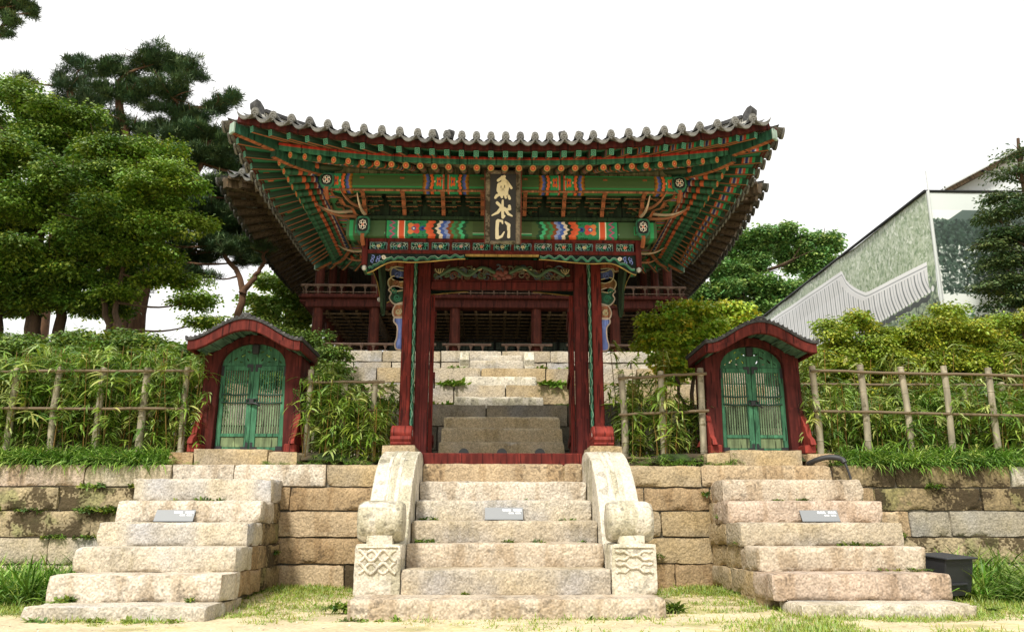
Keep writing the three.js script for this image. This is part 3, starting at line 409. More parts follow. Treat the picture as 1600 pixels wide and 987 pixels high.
const lumpGeo = (() => { const g = plain(new THREE.SphereGeometry(0.1, 12, 9)); g.scale(1.05, 0.8, 0.8); const p = g.attributes.position; for (let i = 0; i < p.count; i++) { const k = 1 + 0.12 * noise3(p.getX(i) * 20, p.getY(i) * 20, p.getZ(i) * 20); p.setXYZ(i, p.getX(i) * k, p.getY(i) * k, p.getZ(i) * k); } return boxUV(smoothNormals(g, 0)); })();
// ---------------------------------------------------------------- the painted main gate
const gate = thing('palace_gate', 'large red palace gate with a curved tiled roof and painted eaves above the central stairs', 'gate', [0, 0, 0]);
const GZ = -0.9;
hipRoof(gate, { cx: 0, cz: GZ, F: [3.16, 2.43], E: [2.78, 2.0], U: [2.3, 1.25], C: [1.38, 0.55], par: [1.05, 0.22], fan: [9, 8], gap: 0.175, jut: 0.1, rr: 0.043, fw: 0.062, fh: 0.075, flyBack: 0.34,
  yC: 5.66, yU: 5.4, yE: 5.115, yF: 5.1, liftFront: 0.27, liftRear: 0.16, bt: 0.05, tb: 0.075, tile: 0.2, over: 0.07, ridge: 0.95, yRidge: 6.0, ends: ['front', 'left', 'right', 'rear'], maleGeo, femaleGeo, hornGeo, lumpGeo,
  mats: { ...DC, batten: P.jade, tileBatten: P.maroon, board: P.board, eaveBoard: pm(coffTex), hip: P.hipGreen = paint([0.038, 0.14, 0.085]), hipUnder: P.orange } });
// stubs of the descending ridges that just show over the eave
for (const s of [-1, 1]) for (const q of [0, 1]) { const g = part('ridge_figure', hornGeo, T.tileDark, gate); g.position.set(s * 0.82 + (q ? 0.16 : 0) - 0.06, 5.56, 0.95); g.rotation.y = q ? 0.6 : -0.5; g.scale.set(0.5, 0.34, 0.45); }

// purlins and beams, painted
const purlinTex = canvasTex(1024, 64, (c, w, h) => { // repeats: plain green bay, then a bay of flower and chevrons
  c.fillStyle = '#3f5e35'; c.fillRect(0, 0, w, h); c.fillStyle = '#1f8a50'; c.fillRect(0, 0, w, 6); c.fillRect(0, h - 12, w, 5);
  const bay = (x0, d) => { const L = 205; c.save(); c.translate(d > 0 ? x0 : x0 + L, 0); c.scale(d, 1); c.fillStyle = '#1c5a38'; c.fillRect(0, 0, L, h); c.fillStyle = '#cf4a2a'; c.fillRect(14, 0, 12, h); c.fillStyle = '#e7dcc8'; c.fillRect(27, 0, 3, h);
    c.fillStyle = '#2d9560'; c.fillRect(32, 0, 70, h); c.fillStyle = '#e0632f'; for (const [x, y, r] of [[60, 32, 16], [48, 20, 9], [48, 44, 9], [74, 22, 9], [74, 42, 9]]) { c.beginPath(); c.arc(x, y, r, 0, 7); c.fill(); } c.fillStyle = '#20407a'; c.beginPath(); c.arc(60, 32, 6, 0, 7); c.fill(); c.fillStyle = '#f0e0c0'; c.beginPath(); c.arc(97, 32, 5, 0, 7); c.fill();
    ['#d9612e', '#e2703c', '#1d4a2f', '#4450a0', '#5a68b4', '#b0701c', '#8a5a18', '#4a3a16'].forEach((s, i) => { const x = 98 + i * 13; c.fillStyle = s; c.beginPath(); for (let k = 0; k <= 8; k++) { const y = k / 8 * h, z = (k % 2 ? 9 : 0) + abs(k - 4) * 3.2; k ? c.lineTo(x + z, y) : c.moveTo(x + z, y); } c.lineTo(L, h); c.lineTo(L, 0); c.fill(); }); c.restore(); };
  bay(0, 1); bay(819, -1);
});
purlinTex.wrapS = THREE.ClampToEdgeWrapping;
const beamTex = canvasTex(2048, 128, (c, w, h) => { // the main beam: bands and flower at both ends, plain green field with a bright lower line between
  c.fillStyle = '#43572f'; c.fillRect(0, 0, w, h); c.fillStyle = '#2a9660'; c.fillRect(0, h - 30, w, 14); c.fillStyle = '#d9e8d0'; c.fillRect(0, h - 32, w, 3); c.fillStyle = '#1c2c1a'; c.fillRect(0, h - 14, w, 4);
  for (const d of [1, -1]) {
    c.save(); if (d < 0) { c.translate(w, 0); c.scale(-1, 1); } const F = (x, ww, s) => { c.fillStyle = s; c.fillRect(x, 0, ww, h); };
    F(0, 250, '#3f5e38'); F(20, 24, '#2aa060'); c.strokeStyle = '#2aa060'; c.lineWidth = 6; c.strokeRect(60, 40, 90, 60);
    F(255, 9, '#1c2c1a'); F(264, 12, '#2aa060'); F(276, 50, '#2f8d6a'); c.strokeStyle = '#c2407a'; c.lineWidth = 8; c.beginPath(); for (let k = 0; k <= 6; k++) c.lineTo(k % 2 ? 316 : 286, k / 6 * h); c.stroke(); F(328, 8, '#2aa060'); F(336, 8, '#f0e6d0'); F(344, 34, '#dc5a32'); F(378, 6, '#f0e6d0');
    F(384, 140, '#27875a'); c.fillStyle = '#0f2a1c'; for (let i = 0; i < 60; i++) c.fillRect(390 + R() * 120, R() * h, 8, 4); for (const [x, y, r, s] of [[440, 64, 34, '#e06a3c'], [420, 40, 18, '#e88a50'], [420, 90, 18, '#e88a50'], [462, 44, 18, '#d24a44'], [462, 86, 18, '#d24a44'], [441, 64, 15, '#2b62a8'], [441, 64, 7, '#f5ead0'], [500, 64, 18, '#2b4fa8'], [500, 64, 9, '#0f1f5a']]) { c.fillStyle = s; c.beginPath(); c.arc(x, y, r, 0, 7); c.fill(); }
    ['#e2673a', '#d9572f', '#12301f', '#e8d8c8', '#4464bc', '#8fa0d8', '#8a4a20', '#3c8f58', '#4c6438', '#48c088', '#1c4a2c', '#4c6438'].forEach((s, i) => { const x = 505 + i * 24; c.fillStyle = s; c.beginPath(); for (let k = 0; k <= 8; k++) { const y = k / 8 * h, z = (k % 2 ? 14 : 0) + abs(k - 4) * 7; k ? c.lineTo(x + z, y) : c.moveTo(x + z, y); } c.lineTo(x + 60, h); c.lineTo(x + 60, 0); c.fill(); });
    c.restore();
  }
});
const beamMat = pm(beamTex), purlinMat = pm(purlinTex);
function paintedBeam(name, len, h, t, m, x, y, z, yaw, rep) { const prof = []; for (let i = 0; i < 12; i++) { const a = i / 12 * 2 * PI + PI / 12, k = 0.5 / max(abs(cos(a)), abs(sin(a))); prof.push([clamp(cos(a) * 0.66, -0.5, 0.5) * t, clamp(sin(a) * 0.66, -0.5, 0.5) * h]); }
  const pos = [], uv = []; for (let i = 0; i < 12; i++) { const a = prof[i], b = prof[(i + 1) % 12], va = a[1] / h + 0.5, vb = b[1] / h + 0.5, q = [[-len / 2, a, 0, va], [len / 2, a, rep, va], [len / 2, b, rep, vb], [-len / 2, b, 0, vb]]; for (const k of [0, 1, 2, 0, 2, 3]) { pos.push(q[k][0], q[k][1][1], q[k][1][0]); uv.push(q[k][2], q[k][3]); } }
  for (const s of [-1, 1]) for (let i = 1; i < 11; i++) for (const k of [0, i, i + 1]) { pos.push(s * len / 2, prof[k][1], prof[k][0]); uv.push(0.02, 0.5); }
  const g = fixWinding(tri(pos, uv)), o = part(name, g, m, gate); o.position.set(x, y, z); o.rotation.y = yaw; return o; }
const CX = 1.87, CZ = 0.8, PX = 2.3, PZ = 1.25; // column line and outer purlin line, half sizes
for (const s of [-1, 1]) {
  for (let i = 0; i < 3; i++) { const L = 2 * PX / 3; paintedBeam('purlin', L, 0.22, 0.2, purlinMat, -PX + L * (i + 0.5), 5.21, GZ + s * PZ, s > 0 ? 0 : PI, 1); }
  for (let i = 0; i < 2; i++) { const L = PZ; paintedBeam('purlin', L, 0.22, 0.2, purlinMat, s * PX, 5.21, GZ - PZ + L * (i + 0.5), s * PI / 2, 1); }
  part('purlin_strip', bx(-PX, PX, 5.075, 5.1, GZ + s * (PZ + 0.085) - 0.012, GZ + s * (PZ + 0.085) + 0.012, 0.004), P.salmon, gate); part('purlin_strip', bx(s * (PX + 0.085) - 0.012, s * (PX + 0.085) + 0.012, 5.075, 5.1, GZ - PZ, GZ + PZ, 0.004), P.salmon, gate);
  part('plaster_strip', bx(-PX + 0.05, PX - 0.05, 5.325, 5.44, GZ + s * PZ - 0.02, GZ + s * PZ + 0.02, 0.004), P.board, gate); part('plaster_strip', bx(s * PX - 0.02, s * PX + 0.02, 5.325, 5.44, GZ - PZ + 0.05, GZ + PZ - 0.05, 0.004), P.board, gate);
  paintedBeam('main_beam', 4.22, 0.24, 0.2, beamMat, -0.015, 4.72, GZ + s * CZ, s > 0 ? 0 : PI, 1);
  paintedBeam('main_beam', 1.4, 0.24, 0.2, P.olive, s * CX, 4.72, GZ, PI / 2, 1);
  part('beam_top_board', bx(-CX - 0.1, CX + 0.1, 4.843, 4.885, GZ + s * CZ - 0.14, GZ + s * CZ + 0.14, 0.006), P.darkGreen, gate); part('beam_top_board', bx(s * CX - 0.14, s * CX + 0.14, 4.845, 4.883, GZ - CZ + 0.145, GZ + CZ - 0.145, 0.006), P.darkGreen, gate);
  part('bracket_wall', bx(-CX, CX, 4.887, 5.4, GZ + s * CZ - 0.025, GZ + s * CZ + 0.025, 0.004), P.deepGreen ??= paint([0.03, 0.055, 0.03]), gate); part('bracket_wall', bx(s * CX - 0.025, s * CX + 0.025, 4.887, 5.398, GZ - CZ + 0.03, GZ + CZ - 0.03, 0.004), P.deepGreen, gate);
}
part('light_block_ceiling', bx(-PX + 0.1, PX - 0.1, 5.46, 5.5, GZ - PZ + 0.1, GZ + PZ - 0.1, 0.01), P.darkGreen, gate); part('inner_ceiling', bx(-CX + 0.03, CX - 0.03, 4.9, 4.93, GZ - CZ + 0.03, GZ + CZ - 0.03, 0.01), P.darkGreen, gate);  // the wide upper sheet is added to block light under the roof

// bracket sets between beam and purlin
const armMats = (() => { const g = P.darkGreen, f = P.orange, s = P.salmon; return [g, g, g, s, f, g]; })(), latMats = [P.darkGreen, P.darkGreen, P.darkGreen, P.salmon, P.darkGreen, P.darkGreen];
const boxUVd = (w, h, d) => { const g = new THREE.BoxGeometry(w, h, d); return g; };
const armGeo = [0.2, 0.34, 0.48].map((l) => { const g = boxUVd(0.052, 0.066, l); const p = g.attributes.position; for (let i = 0; i < p.count; i++) if (p.getZ(i) > 0 && p.getY(i) < 0) p.setZ(i, p.getZ(i) - 0.045); g.computeVertexNormals(); g.translate(0, 0, l / 2); return g; });
const latGeo = [boxUVd(0.24, 0.036, 0.03), boxUVd(0.36, 0.036, 0.03), boxUVd(0.46, 0.036, 0.03)], noseGeo = (() => { const g = boxUVd(0.058, 0.2, 0.07); const p = g.attributes.position; for (let i = 0; i < p.count; i++) if (p.getZ(i) > 0 && p.getY(i) < 0) p.setZ(i, -0.01); g.computeVertexNormals(); return g; })();
const blockGeo = (() => { const g = plain(new THREE.CylinderGeometry(0.04, 0.026, 0.036, 4)); g.rotateY(PI / 4); return boxUV(g); })();
const footGeo = (() => { const g = plain(new THREE.CylinderGeometry(0.09, 0.055, 0.06, 8)); return g; })();
function bracketSet(x, z, yaw, diag) {
  const b = new THREE.Group(); b.name = 'bracket_set'; b.position.set(x, 4.885, z); b.rotation.y = yaw; gate.add(b); const k = diag ? 1.35 : 1;
  part('bearing_block', footGeo, P.green, b).position.y = 0.0; 
  for (let t = 0; t < 3; t++) { const a = part('bracket_arm', armGeo[t], armMats, b); a.position.set(0, 0.045 + t * 0.078, -0.02); a.scale.set(1, 1, k); for (let q = 0; q <= t; q++) { const l = part('cross_arm', latGeo[t], latMats, b); l.position.set(0, 0.05 + t * 0.078, 0.045 + q * 0.15); for (const x of [-1, 0, 1]) { const c = part('bearing_block', blockGeo, P.olive, b); c.position.set(x * (0.08 + 0.06 * t), 0.05 + t * 0.078 + 0.038, 0.045 + q * 0.15); } } }
  const n = part('bracket_nose', noseGeo, armMats, b); n.position.set(0, 0.28, 0.46 * k + 0.06); return b;
}
const FX = [-1.37, -0.83, -0.29, 0.29, 0.83, 1.37].map((x) => x * 0.98);
for (const x of FX) { bracketSet(x, GZ + CZ, 0); bracketSet(x, GZ - CZ, PI); }
for (const z of [-0.4, 0, 0.4]) for (const s of [-1, 1]) bracketSet(s * CX, GZ + z, s * PI / 2);
for (const sx of [-1, 1]) for (const sz of [-1, 1]) {
  const yaw = Math.atan2(sx * 0.43, sz * 0.45), b = bracketSet(sx * CX, GZ + sz * CZ, yaw, true); bracketSet(sx * CX, GZ + sz * CZ, sz > 0 ? 0 : PI); bracketSet(sx * CX, GZ + sz * CZ, sx * PI / 2);
  for (let q = 0; q < 5; q++) { const t = yaw + (q - 2) * 0.36 * (sx * sz), d = (r) => [sin(t) * r, cos(t) * r], y = 4.9 + (q % 3) * 0.1, m = q % 2 ? P.salmon : P.tongue ??= paint([0.8, 0.62, 0.45]); const c = curve([[...[0, 1, 2].map((k) => [sx * CX + d(0.15)[0], y, GZ + sz * CZ + d(0.15)[1]][k])], [sx * CX + d(0.4)[0], y - 0.03, GZ + sz * CZ + d(0.4)[1]], [sx * CX + d(0.58)[0], y + 0.01, GZ + sz * CZ + d(0.58)[1]], [sx * CX + d(0.7)[0], y + 0.08, GZ + sz * CZ + d(0.7)[1]]], 10); part('curled_tongue', tube(c, (u) => 0.026 * (1 - 0.72 * u), 6), m, gate); }
}
// painted shields at the corners: beam ends and purlin ends
const shieldTex = canvasTex(64, 64, (c) => { c.fillStyle = '#0c100d'; c.fillRect(0, 0, 64, 64); c.strokeStyle = '#efe8da'; c.lineWidth = 4; for (let i = 0; i < 4; i++) { c.save(); c.translate(32, 32); c.rotate(i * PI / 2); c.beginPath(); c.arc(0, -14, 9, 0.3, 5.2); c.stroke(); c.beginPath(); c.arc(12, -13, 6, 2, 6.8); c.stroke(); c.restore(); } c.fillStyle = '#d9765a'; c.beginPath(); c.arc(32, 32, 6, 0, 7); c.fill(); });
const shieldShape = (w, h, r) => { const s = new THREE.Shape(); s.moveTo(-w + r, -h); s.lineTo(w - r, -h); s.quadraticCurveTo(w, -h, w, -h + r); s.lineTo(w, h - r); s.quadraticCurveTo(w, h, w - r, h); s.lineTo(-w + r, h); s.quadraticCurveTo(-w, h, -w, h - r); s.lineTo(-w, -h + r); s.quadraticCurveTo(-w, -h, -w + r, -h); return s; };
const shieldMat = pm(shieldTex);
for (const sx of [-1, 1]) for (const [x, y, z, w, h] of [[sx * 1.89, 4.73, GZ + CZ + 0.18, 0.085, 0.115], [sx * (PX + 0.02), 5.2, GZ + PZ + 0.13, 0.085, 0.09]]) {
  const g = new THREE.Group(); g.name = 'beam_end_shield'; gate.add(g); part('rim', extrude(shieldShape(w, h, w * 0.7), 0.03, 0.01), P.jade, g).position.set(x, y, z - 0.02);
  const face = extrude(shieldShape(w * 0.78, h * 0.8, w * 0.55), 0.012, 0.002); const p = face.attributes.position, uv = face.attributes.uv; for (let i = 0; i < p.count; i++) uv.setXY(i, p.getX(i) / w / 2 / 0.8 + 0.5, p.getY(i) / h / 2 / 0.8 + 0.5); part('face', face, shieldMat, g).position.set(x, y, z + 0.014);
  part('neck', bx(x - 0.05, x + 0.05, y - 0.09, y + 0.09, z - 0.34, z - 0.025, 0.01), P.jade, g);
  const tail = curve([[x, y - h, z], [x + sx * 0.005, y - h - 0.06, z - 0.03], [x, y - h - 0.13, z - 0.1]], 6); part('tail', tube(tail, 0.03, 6), P.orange, g); part('leaf', tube(curve([[x - 0.05, y - h * 0.9, z - 0.02], [x, y - h - 0.035, z - 0.01], [x + 0.05, y - h * 0.9, z - 0.02]], 8), 0.02, 6), P.jade, g);
}

// hanging lattice frames, front and rear, with their carved aprons
const scroll = (x, y, r, a0, turns, z, dir = 1, rt = 0.006) => tube(Array.from({ length: 12 }, (_, i) => { const t = i / 11, a = a0 + dir * t * turns * 2 * PI, q = r * (1 - 0.75 * t); return V3(x + cos(a) * q, y + sin(a) * q, z); }), (t) => rt * (1 - 0.4 * t), 4, false);
const panelGeo = [0, 1, 2].map((v) => { // openwork of leaf scrolls round a flower
  const a = []; const q = RNG(50 + v); for (let i = 0; i < 11; i++) { const x = -0.1 + (i % 6) * 0.04 + (q() - 0.5) * 0.012, y = (i < 6 ? 0.02 : -0.022) + (q() - 0.5) * 0.01; a.push(tint(scroll(x, y, 0.022 + 0.008 * q(), q() * 6.28, 0.9, 0.004 + 0.004 * q(), q() < 0.5 ? 1 : -1, 0.0048), q() < 0.35 ? [0.55, 0.68, 0.55] : q() < 0.75 ? [0.07, 0.45, 0.3] : [0.16, 0.35, 0.45])); }
  for (let i = 0; i < 5; i++) { const g = plain(new THREE.SphereGeometry(0.011, 6, 4)); g.scale(1, 1, 0.6); g.translate(0.016 * cos(i * 1.257), 0.014 * sin(i * 1.257), 0.012); a.push(tint(g, v === 1 ? [0.7, 0.2, 0.12] : v === 2 ? [0.6, 0.35, 0.35] : [0.65, 0.55, 0.3])); } return merge(a); });
const carved = mat([1, 1, 1], { vertexColors: true, roughness: 0.6 });
const panelBack = bx(-0.112, 0.112, -0.05, 0.05, -0.012, -0.004, 0.002), panelRim = merge([bx(-0.118, 0.118, 0.046, 0.056, -0.006, 0.008, 0.002), bx(-0.118, 0.118, -0.056, -0.046, -0.006, 0.008, 0.002), bx(-0.118, -0.108, -0.0455, 0.0455, -0.006, 0.008, 0.002), bx(0.108, 0.118, -0.0455, 0.0455, -0.006, 0.008, 0.002)]);
P.rimBlue = paint([0.3, 0.42, 0.42]); P.hole = paint([0.015, 0.03, 0.02]);
const waveLine = (x) => 4.335 - 0.012 - 0.045 * smooth(0.55, 1.0, abs(x)) * (1 - 0.2 * sin(abs(x) * 9)) - 0.16 * pow(smooth(1.35, 1.84, abs(x)), 1.6);
for (const s of [1, -1]) {
  const f = new THREE.Group(); f.name = 'hanging_frame'; f.position.set(-0.015, 0, GZ + s * CZ + (s > 0 ? 0.0 : 0)); f.rotation.y = s > 0 ? 0 : PI; gate.add(f); const z = 0.0;
  part('rail', bx(-1.82, 1.82, 4.555, 4.6, z - 0.04, z + 0.04), P.deepRed, f); part('rail', bx(-1.82, 1.82, 4.385, 4.437, z - 0.04, z + 0.04), P.deepRed, f);
  for (const q of [-1, 1]) { part('hanging_post', bx(q * 1.86 - 0.038, q * 1.86 + 0.038, 4.22, 4.6, z - 0.042, z + 0.042), P.deepRed, f); const bl = plain(new THREE.SphereGeometry(0.034, 12, 9)); bl.scale(1, 1.15, 1); bl.translate(q * 1.86, 4.185, z); part('post_bead', boxUV(bl), P.white, f); }
  const N = 13, W = 3.64 / N; for (let i = 0; i < N; i++) { const x = -1.82 + W * (i + 0.5); if (i) part('muntin', bx(x - W / 2 - 0.018, x - W / 2 + 0.018, 4.4371, 4.5549, z - 0.03, z + 0.03, 0.004), P.deepRed, f); const pn = new THREE.Mesh(panelBack, P.hole); pn.name = 'lattice_panel'; pn.position.set(x, 4.496, z); pn.castShadow = pn.receiveShadow = true; f.add(pn); }
  for (let i = 0; i < N; i++) { const x = -1.82 + W * (i + 0.5); const r = part('panel_rim', panelRim, P.rimBlue, f); r.position.set(x, 4.496, z + 0.001); const c = part('panel_scrolls', panelGeo[(i * 2 + (i > 6 ? 1 : 0)) % 3], carved, f); c.position.set(x, 4.496, z); }
  for (const q of [-1, 1]) { // apron board with a wave of leaf scroll and a gilt lower edge
    const xs = Array.from({ length: 30 }, (_, i) => q * (0.5 + 1.32 * i / 29)), sh = [...xs.map((x) => [x, waveLine(x)]), [q * 1.82, 4.384], [q * 0.5, 4.384]]; part('apron_board', extrude(q < 0 ? sh.slice().reverse() : sh, 0.024, 0).translate(0, 0, z - 0.012), P.apronDark ??= paint([0.012, 0.03, 0.024]), f);
    part('apron_edge', tube(xs.map((x) => V3(x, waveLine(x) - 0.004, z + 0.008)), 0.009, 5), P.gold, f); if (q > 0) part('gilt_strip', bx(-0.5, 0.5, 4.362, 4.384, z - 0.03, z + 0.03, 0.005), P.gold, f);
    const top = (x) => 4.38, wave = Array.from({ length: 60 }, (_, i) => { const x = q * (0.52 + 1.28 * i / 59), a = waveLine(x), m = lerp(a, top(x), 0.5 + 0.32 * sin(abs(x) * 42)); return V3(x, min(m, a + 0.06 + 0.012 * sin(x * 42)), z + 0.018); }); part('apron_wave', tube(wave, 0.0165, 6), P.jade, f);
    part('apron_wave_light', tube(wave.map((v) => v.clone().add(V3(0, 0.012, 0.005))), 0.008, 4), P.waveLight ??= paint([0.6, 0.8, 0.62]), f);
    const cr = []; for (let i = 0; i < 7; i++) cr.push(tint(scroll(q * (1.6 + (i % 3) * 0.075), 4.33 - floor(i / 3) * 0.045 * (i % 3 > 0 ? 1 : 0), 0.03, i, 1, z + 0.02, q, 0.008), i % 3 === 0 ? [0.75, 0.68, 0.58] : [0.2, 0.26, 0.6])); part('corner_carving', merge(cr), carved, f);
  }
}
for (const s of [-1, 1]) { // side frames that tie front and rear
  const f = new THREE.Group(); f.name = 'side_frame'; f.position.set(s * 1.86, 0, 0); gate.add(f);
  for (const [y0, y1] of [[4.555, 4.6], [4.385, 4.437]]) part('rail', bx(-0.035, 0.035, y0, y1, GZ - CZ + 0.05, GZ + CZ - 0.05), P.deepRed, f);
  for (let i = 0; i < 5; i++) { const b = part('lattice_panel', panelBack, P.hole, f); b.position.set(0, 4.496, GZ - 0.58 + i * 0.29); b.rotation.y = s * PI / 2; const c = part('panel_scrolls', panelGeo[i % 3], carved, f); c.position.copy(b.position); c.rotation.y = s * PI / 2; if (i) part('muntin', bx(-0.025, 0.025, 4.4371, 4.5549, GZ - 0.725 + i * 0.29 - 0.02, GZ - 0.725 + i * 0.29 + 0.02, 0.004), P.deepRed, f); }
  const ar = Array.from({ length: 15 }, (_, i) => { const t = i / 14 * 2 - 1; return [GZ + t * 0.74, 4.36 - 0.15 * pow(abs(t), 3)]; }); part('apron_board', profileX([...ar, [GZ + 0.74, 4.383], [GZ - 0.74, 4.383]], -0.012, 0.012, 0.002), P.darkGreen, f); part('apron_edge', tube(ar.map(([z, y]) => V3(0, y - 0.004, z)), 0.008, 5), P.gold, f);
}

// pillars, feet, frame, threshold, doors
for (const s of [-1, 1]) {
  part('base_stone', (() => { const g = rock(-0.225, 0.225, -0.1, 0.245, -1.0, 0, { b: 0.018, amp: 0.005, cell: 0.06 }); const p = g.attributes.position; for (let i = 0; i < p.count; i++) if (p.getX(i) * s < 0) p.setX(i, p.getX(i) * (1 - 0.12 * smooth(0.02, 0.26, p.getY(i)))); g.translate(s * 1.325, 1.575, -0.12); return g; })(), S.yellow, gate);
  const foot = new THREE.Group(); foot.name = 'pillar_foot'; gate.add(foot); // the red wooden foot, lobed in front
  for (const [y0, y1, z1, w] of [[1.82, 1.875, -0.2, 0.25], [1.87, 1.935, -0.185, 0.255]]) { const g = profileX([[-0.7, y0], [z1 - 0.02, y0], [z1, (y0 + y1) / 2], [z1 - 0.015, y1], [-0.7, y1]], s * 1.32 - w / 2, s * 1.32 + w / 2, 0.008); part('lobe', g, P.footRed, foot); }
  { const g = profileX([[-0.7, 1.93], [-0.21, 1.93], [-0.18, 1.98], [-0.185, 2.04], [-0.22, 2.09], [-0.29, 2.115], [-0.42, 2.11], [-0.62, 2.05]], s * 1.32 - 0.128, s * 1.32 + 0.128, 0.012); const p = g.attributes.position; for (let i = 0; i < p.count; i++) { const x = abs(p.getX(i) - s * 1.32) / 0.13; if (p.getZ(i) > -0.33) p.setZ(i, p.getZ(i) - 0.05 * x * x); p.setY(i, p.getY(i) - (p.getY(i) > 2 ? 0.035 * x * x : 0)); } smoothNormals(g, 0.6); part('lobe', g, P.footRed, foot); }
  part('side_flower', scroll(0, 0, 0.05, 1, 1.2, 0, 1, 0.01).rotateY(s * -PI / 2).translate(s * 1.186, 1.98, -0.3), P.white, foot);
  part('pillar', bx(s * 1.345 - 0.07, s * 1.345 + 0.07, 1.82, 4.6, -0.9, -0.75, 0.012), P.red, gate);
  const vine = part('vine_strip', bx(s * 1.245 - 0.024, s * 1.245 + 0.024, 1.9, 4.58, -0.815, -0.765, 0.006), P.darkGreen, gate);
  for (const ph of [0, PI]) part('vine', tube(Array.from({ length: 120 }, (_, i) => { const y = 1.95 + 2.6 * i / 119; return V3(s * 1.245 + 0.012 * sin(y * 28 + ph), y, -0.762); }), 0.0085, 5), ph ? P.jade : P.vineLight ??= paint([0.3, 0.55, 0.38]), gate);
  part('door_jamb', bx(s * 1.0 > 0 ? 1.035 : -1.22, s > 0 ? 1.22 : -1.035, 1.66, 4.56, -0.98, -0.84, 0.012), P.maroonFrame ??= paint([0.135, 0.02, 0.016]), gate); part('jamb_bead', bx(s * 1.13 - 0.016, s * 1.13 + 0.016, 1.68, 4.3, -0.842, -0.828, 0.005), P.maroonFrame, gate);  // jamb and lintel paint, a slightly paler maroon than the battens
  const leaf = new THREE.Group(); leaf.name = 'door_leaf'; gate.add(leaf); leaf.position.set(s * 1.005, 0, -1.0); leaf.rotation.y = -s * 0.066; part('board', bx(-0.03, 0.03, 1.79, 4.08, -1.0, -0.02, 0.008), P.red, leaf); for (const y of [2.0, 2.9, 3.8]) part('ledge', bx(s * -0.045 - 0.012, s * -0.045 + 0.012, y - 0.05, y + 0.05, -0.96, -0.08, 0.005), P.deepRed, leaf); for (const y of [1.86, 2.2, 3.0, 3.4, 3.86]) part('hinge', bx(s * 0.045 - 0.02, s * 0.045 + 0.02, y - 0.03, y + 0.03, -0.06, 0.02, 0.006), P.iron, leaf);
  // carved wing outside each pillar: stacked scrolls in orange, blue, green and a blue foot
  const wing = new THREE.Group(); wing.name = 'carved_wing'; gate.add(wing); wing.position.set(s * 1.415, 0, -0.82); wing.scale.x = 1;
  const WY = (y) => 4.55 - (4.55 - y) * 0.69, W = (name, pts, m, edge) => { const q = pts.map(([x, y]) => [s * x * (y > 4.3 ? 0.9 : y > 3.6 ? 0.78 : 0.7), WY(y)]); const sp = new THREE.CatmullRomCurve3(q.map(([x, y]) => V3(x, y, 0)), false, 'centripetal').getPoints(28).map((v) => [v.x, v.y]); part(name, extrude(s < 0 ? sp.reverse() : sp, 0.05, 0.008).translate(0, 0, -0.025), m, wing); part('carved_edge', tube(sp.map(([x, y]) => V3(x, y, 0.03)), 0.011, 5), edge, wing); };
  W('orange_scroll', [[0, 4.55], [0.48, 4.56], [0.4, 4.4], [0.27, 4.3], [0.2, 4.36], [0.1, 4.3], [0, 4.28]], P.orangeDark ??= paint([0.42, 0.13, 0.06]), P.cream);
  W('blue_scroll', [[0, 4.35], [0.16, 4.36], [0.24, 4.28], [0.22, 4.12], [0.1, 4.04], [0, 4.05]], P.blueDark ??= paint([0.1, 0.13, 0.3]), P.cream);
  W('gold_scroll', [[0, 4.12], [0.2, 4.16], [0.285, 4.05], [0.25, 3.92], [0.16, 3.84], [0, 3.86]], P.ochre ??= paint([0.36, 0.2, 0.08]), P.cream);
  W('green_scroll', [[0, 3.9], [0.17, 3.95], [0.27, 3.87], [0.22, 3.8], [0.25, 3.7], [0.18, 3.57], [0, 3.56]], P.green, P.creamPink ??= paint([0.75, 0.6, 0.48]));
  W('orange_curl', [[0, 3.6], [0.14, 3.55], [0.2, 3.4], [0.15, 3.28], [0, 3.27]], P.salmon, P.creamPink);
  W('blue_foot', [[0, 3.29], [0.15, 3.28], [0.17, 3.2], [0.1, 3.1], [0.1, 2.85], [0.13, 2.72], [0.1, 2.62], [0, 2.6]], P.blue, P.creamPink);
  part('curl', scroll(s * 0.085, WY(3.7), 0.058, 0, 1.5, 0.036, s, 0.016), P.jade, wing); part('curl', scroll(s * 0.135, WY(3.86), 0.042, 0, 1.3, 0.036, s, 0.013), P.jade, wing); part('curl', scroll(s * 0.06, WY(3.4), 0.048, 1, 1.6, 0.036, s, 0.013), P.cream, wing); part('curl', scroll(s * 0.09, WY(4.2), 0.055, 1, 1.5, 0.036, s, 0.014), P.blue, wing); part('curl', scroll(s * 0.2, WY(4.45), 0.055, 1, 1.5, 0.036, s, 0.014), P.orange, wing); part('curl', scroll(s * 0.1, WY(4.0), 0.045, 3, 1.5, 0.036, s, 0.013), P.salmon, wing);
  // slender green stay boards from the wing to the hanging frames
  for (const q of [1, -1]) part('stay_board', profileX([[-0.82, 3.72], [-0.82, 4.5], [-0.82 + q * 0.66, 4.42], [-0.82 + q * 0.5, 4.24], [-0.82 + q * 0.22, 4.05], [-0.82 + q * 0.12, 3.8]].map(([z, y]) => [z + (q > 0 ? 0.03 : -0.06), y]), s * 1.7 - 0.015, s * 1.7 + 0.015, 0.004), P.darkGreen, gate);
}
part('threshold', bx(-1.1, 1.1, 1.6, 1.775, -0.9, -0.76, 0.014), P.thresholdRed ??= paint([0.2, 0.03, 0.021]), gate);
for (const x of [-0.52, 0, 0.52]) { const g = plain(new THREE.CylinderGeometry(0.07, 0.07, 0.05, 14, 1, false, 0, PI)); g.rotateX(PI / 2); g.rotateZ(PI / 2); part('threshold_cap', boxUV(g), P.iron, gate).position.set(x, 1.775, -0.84); }
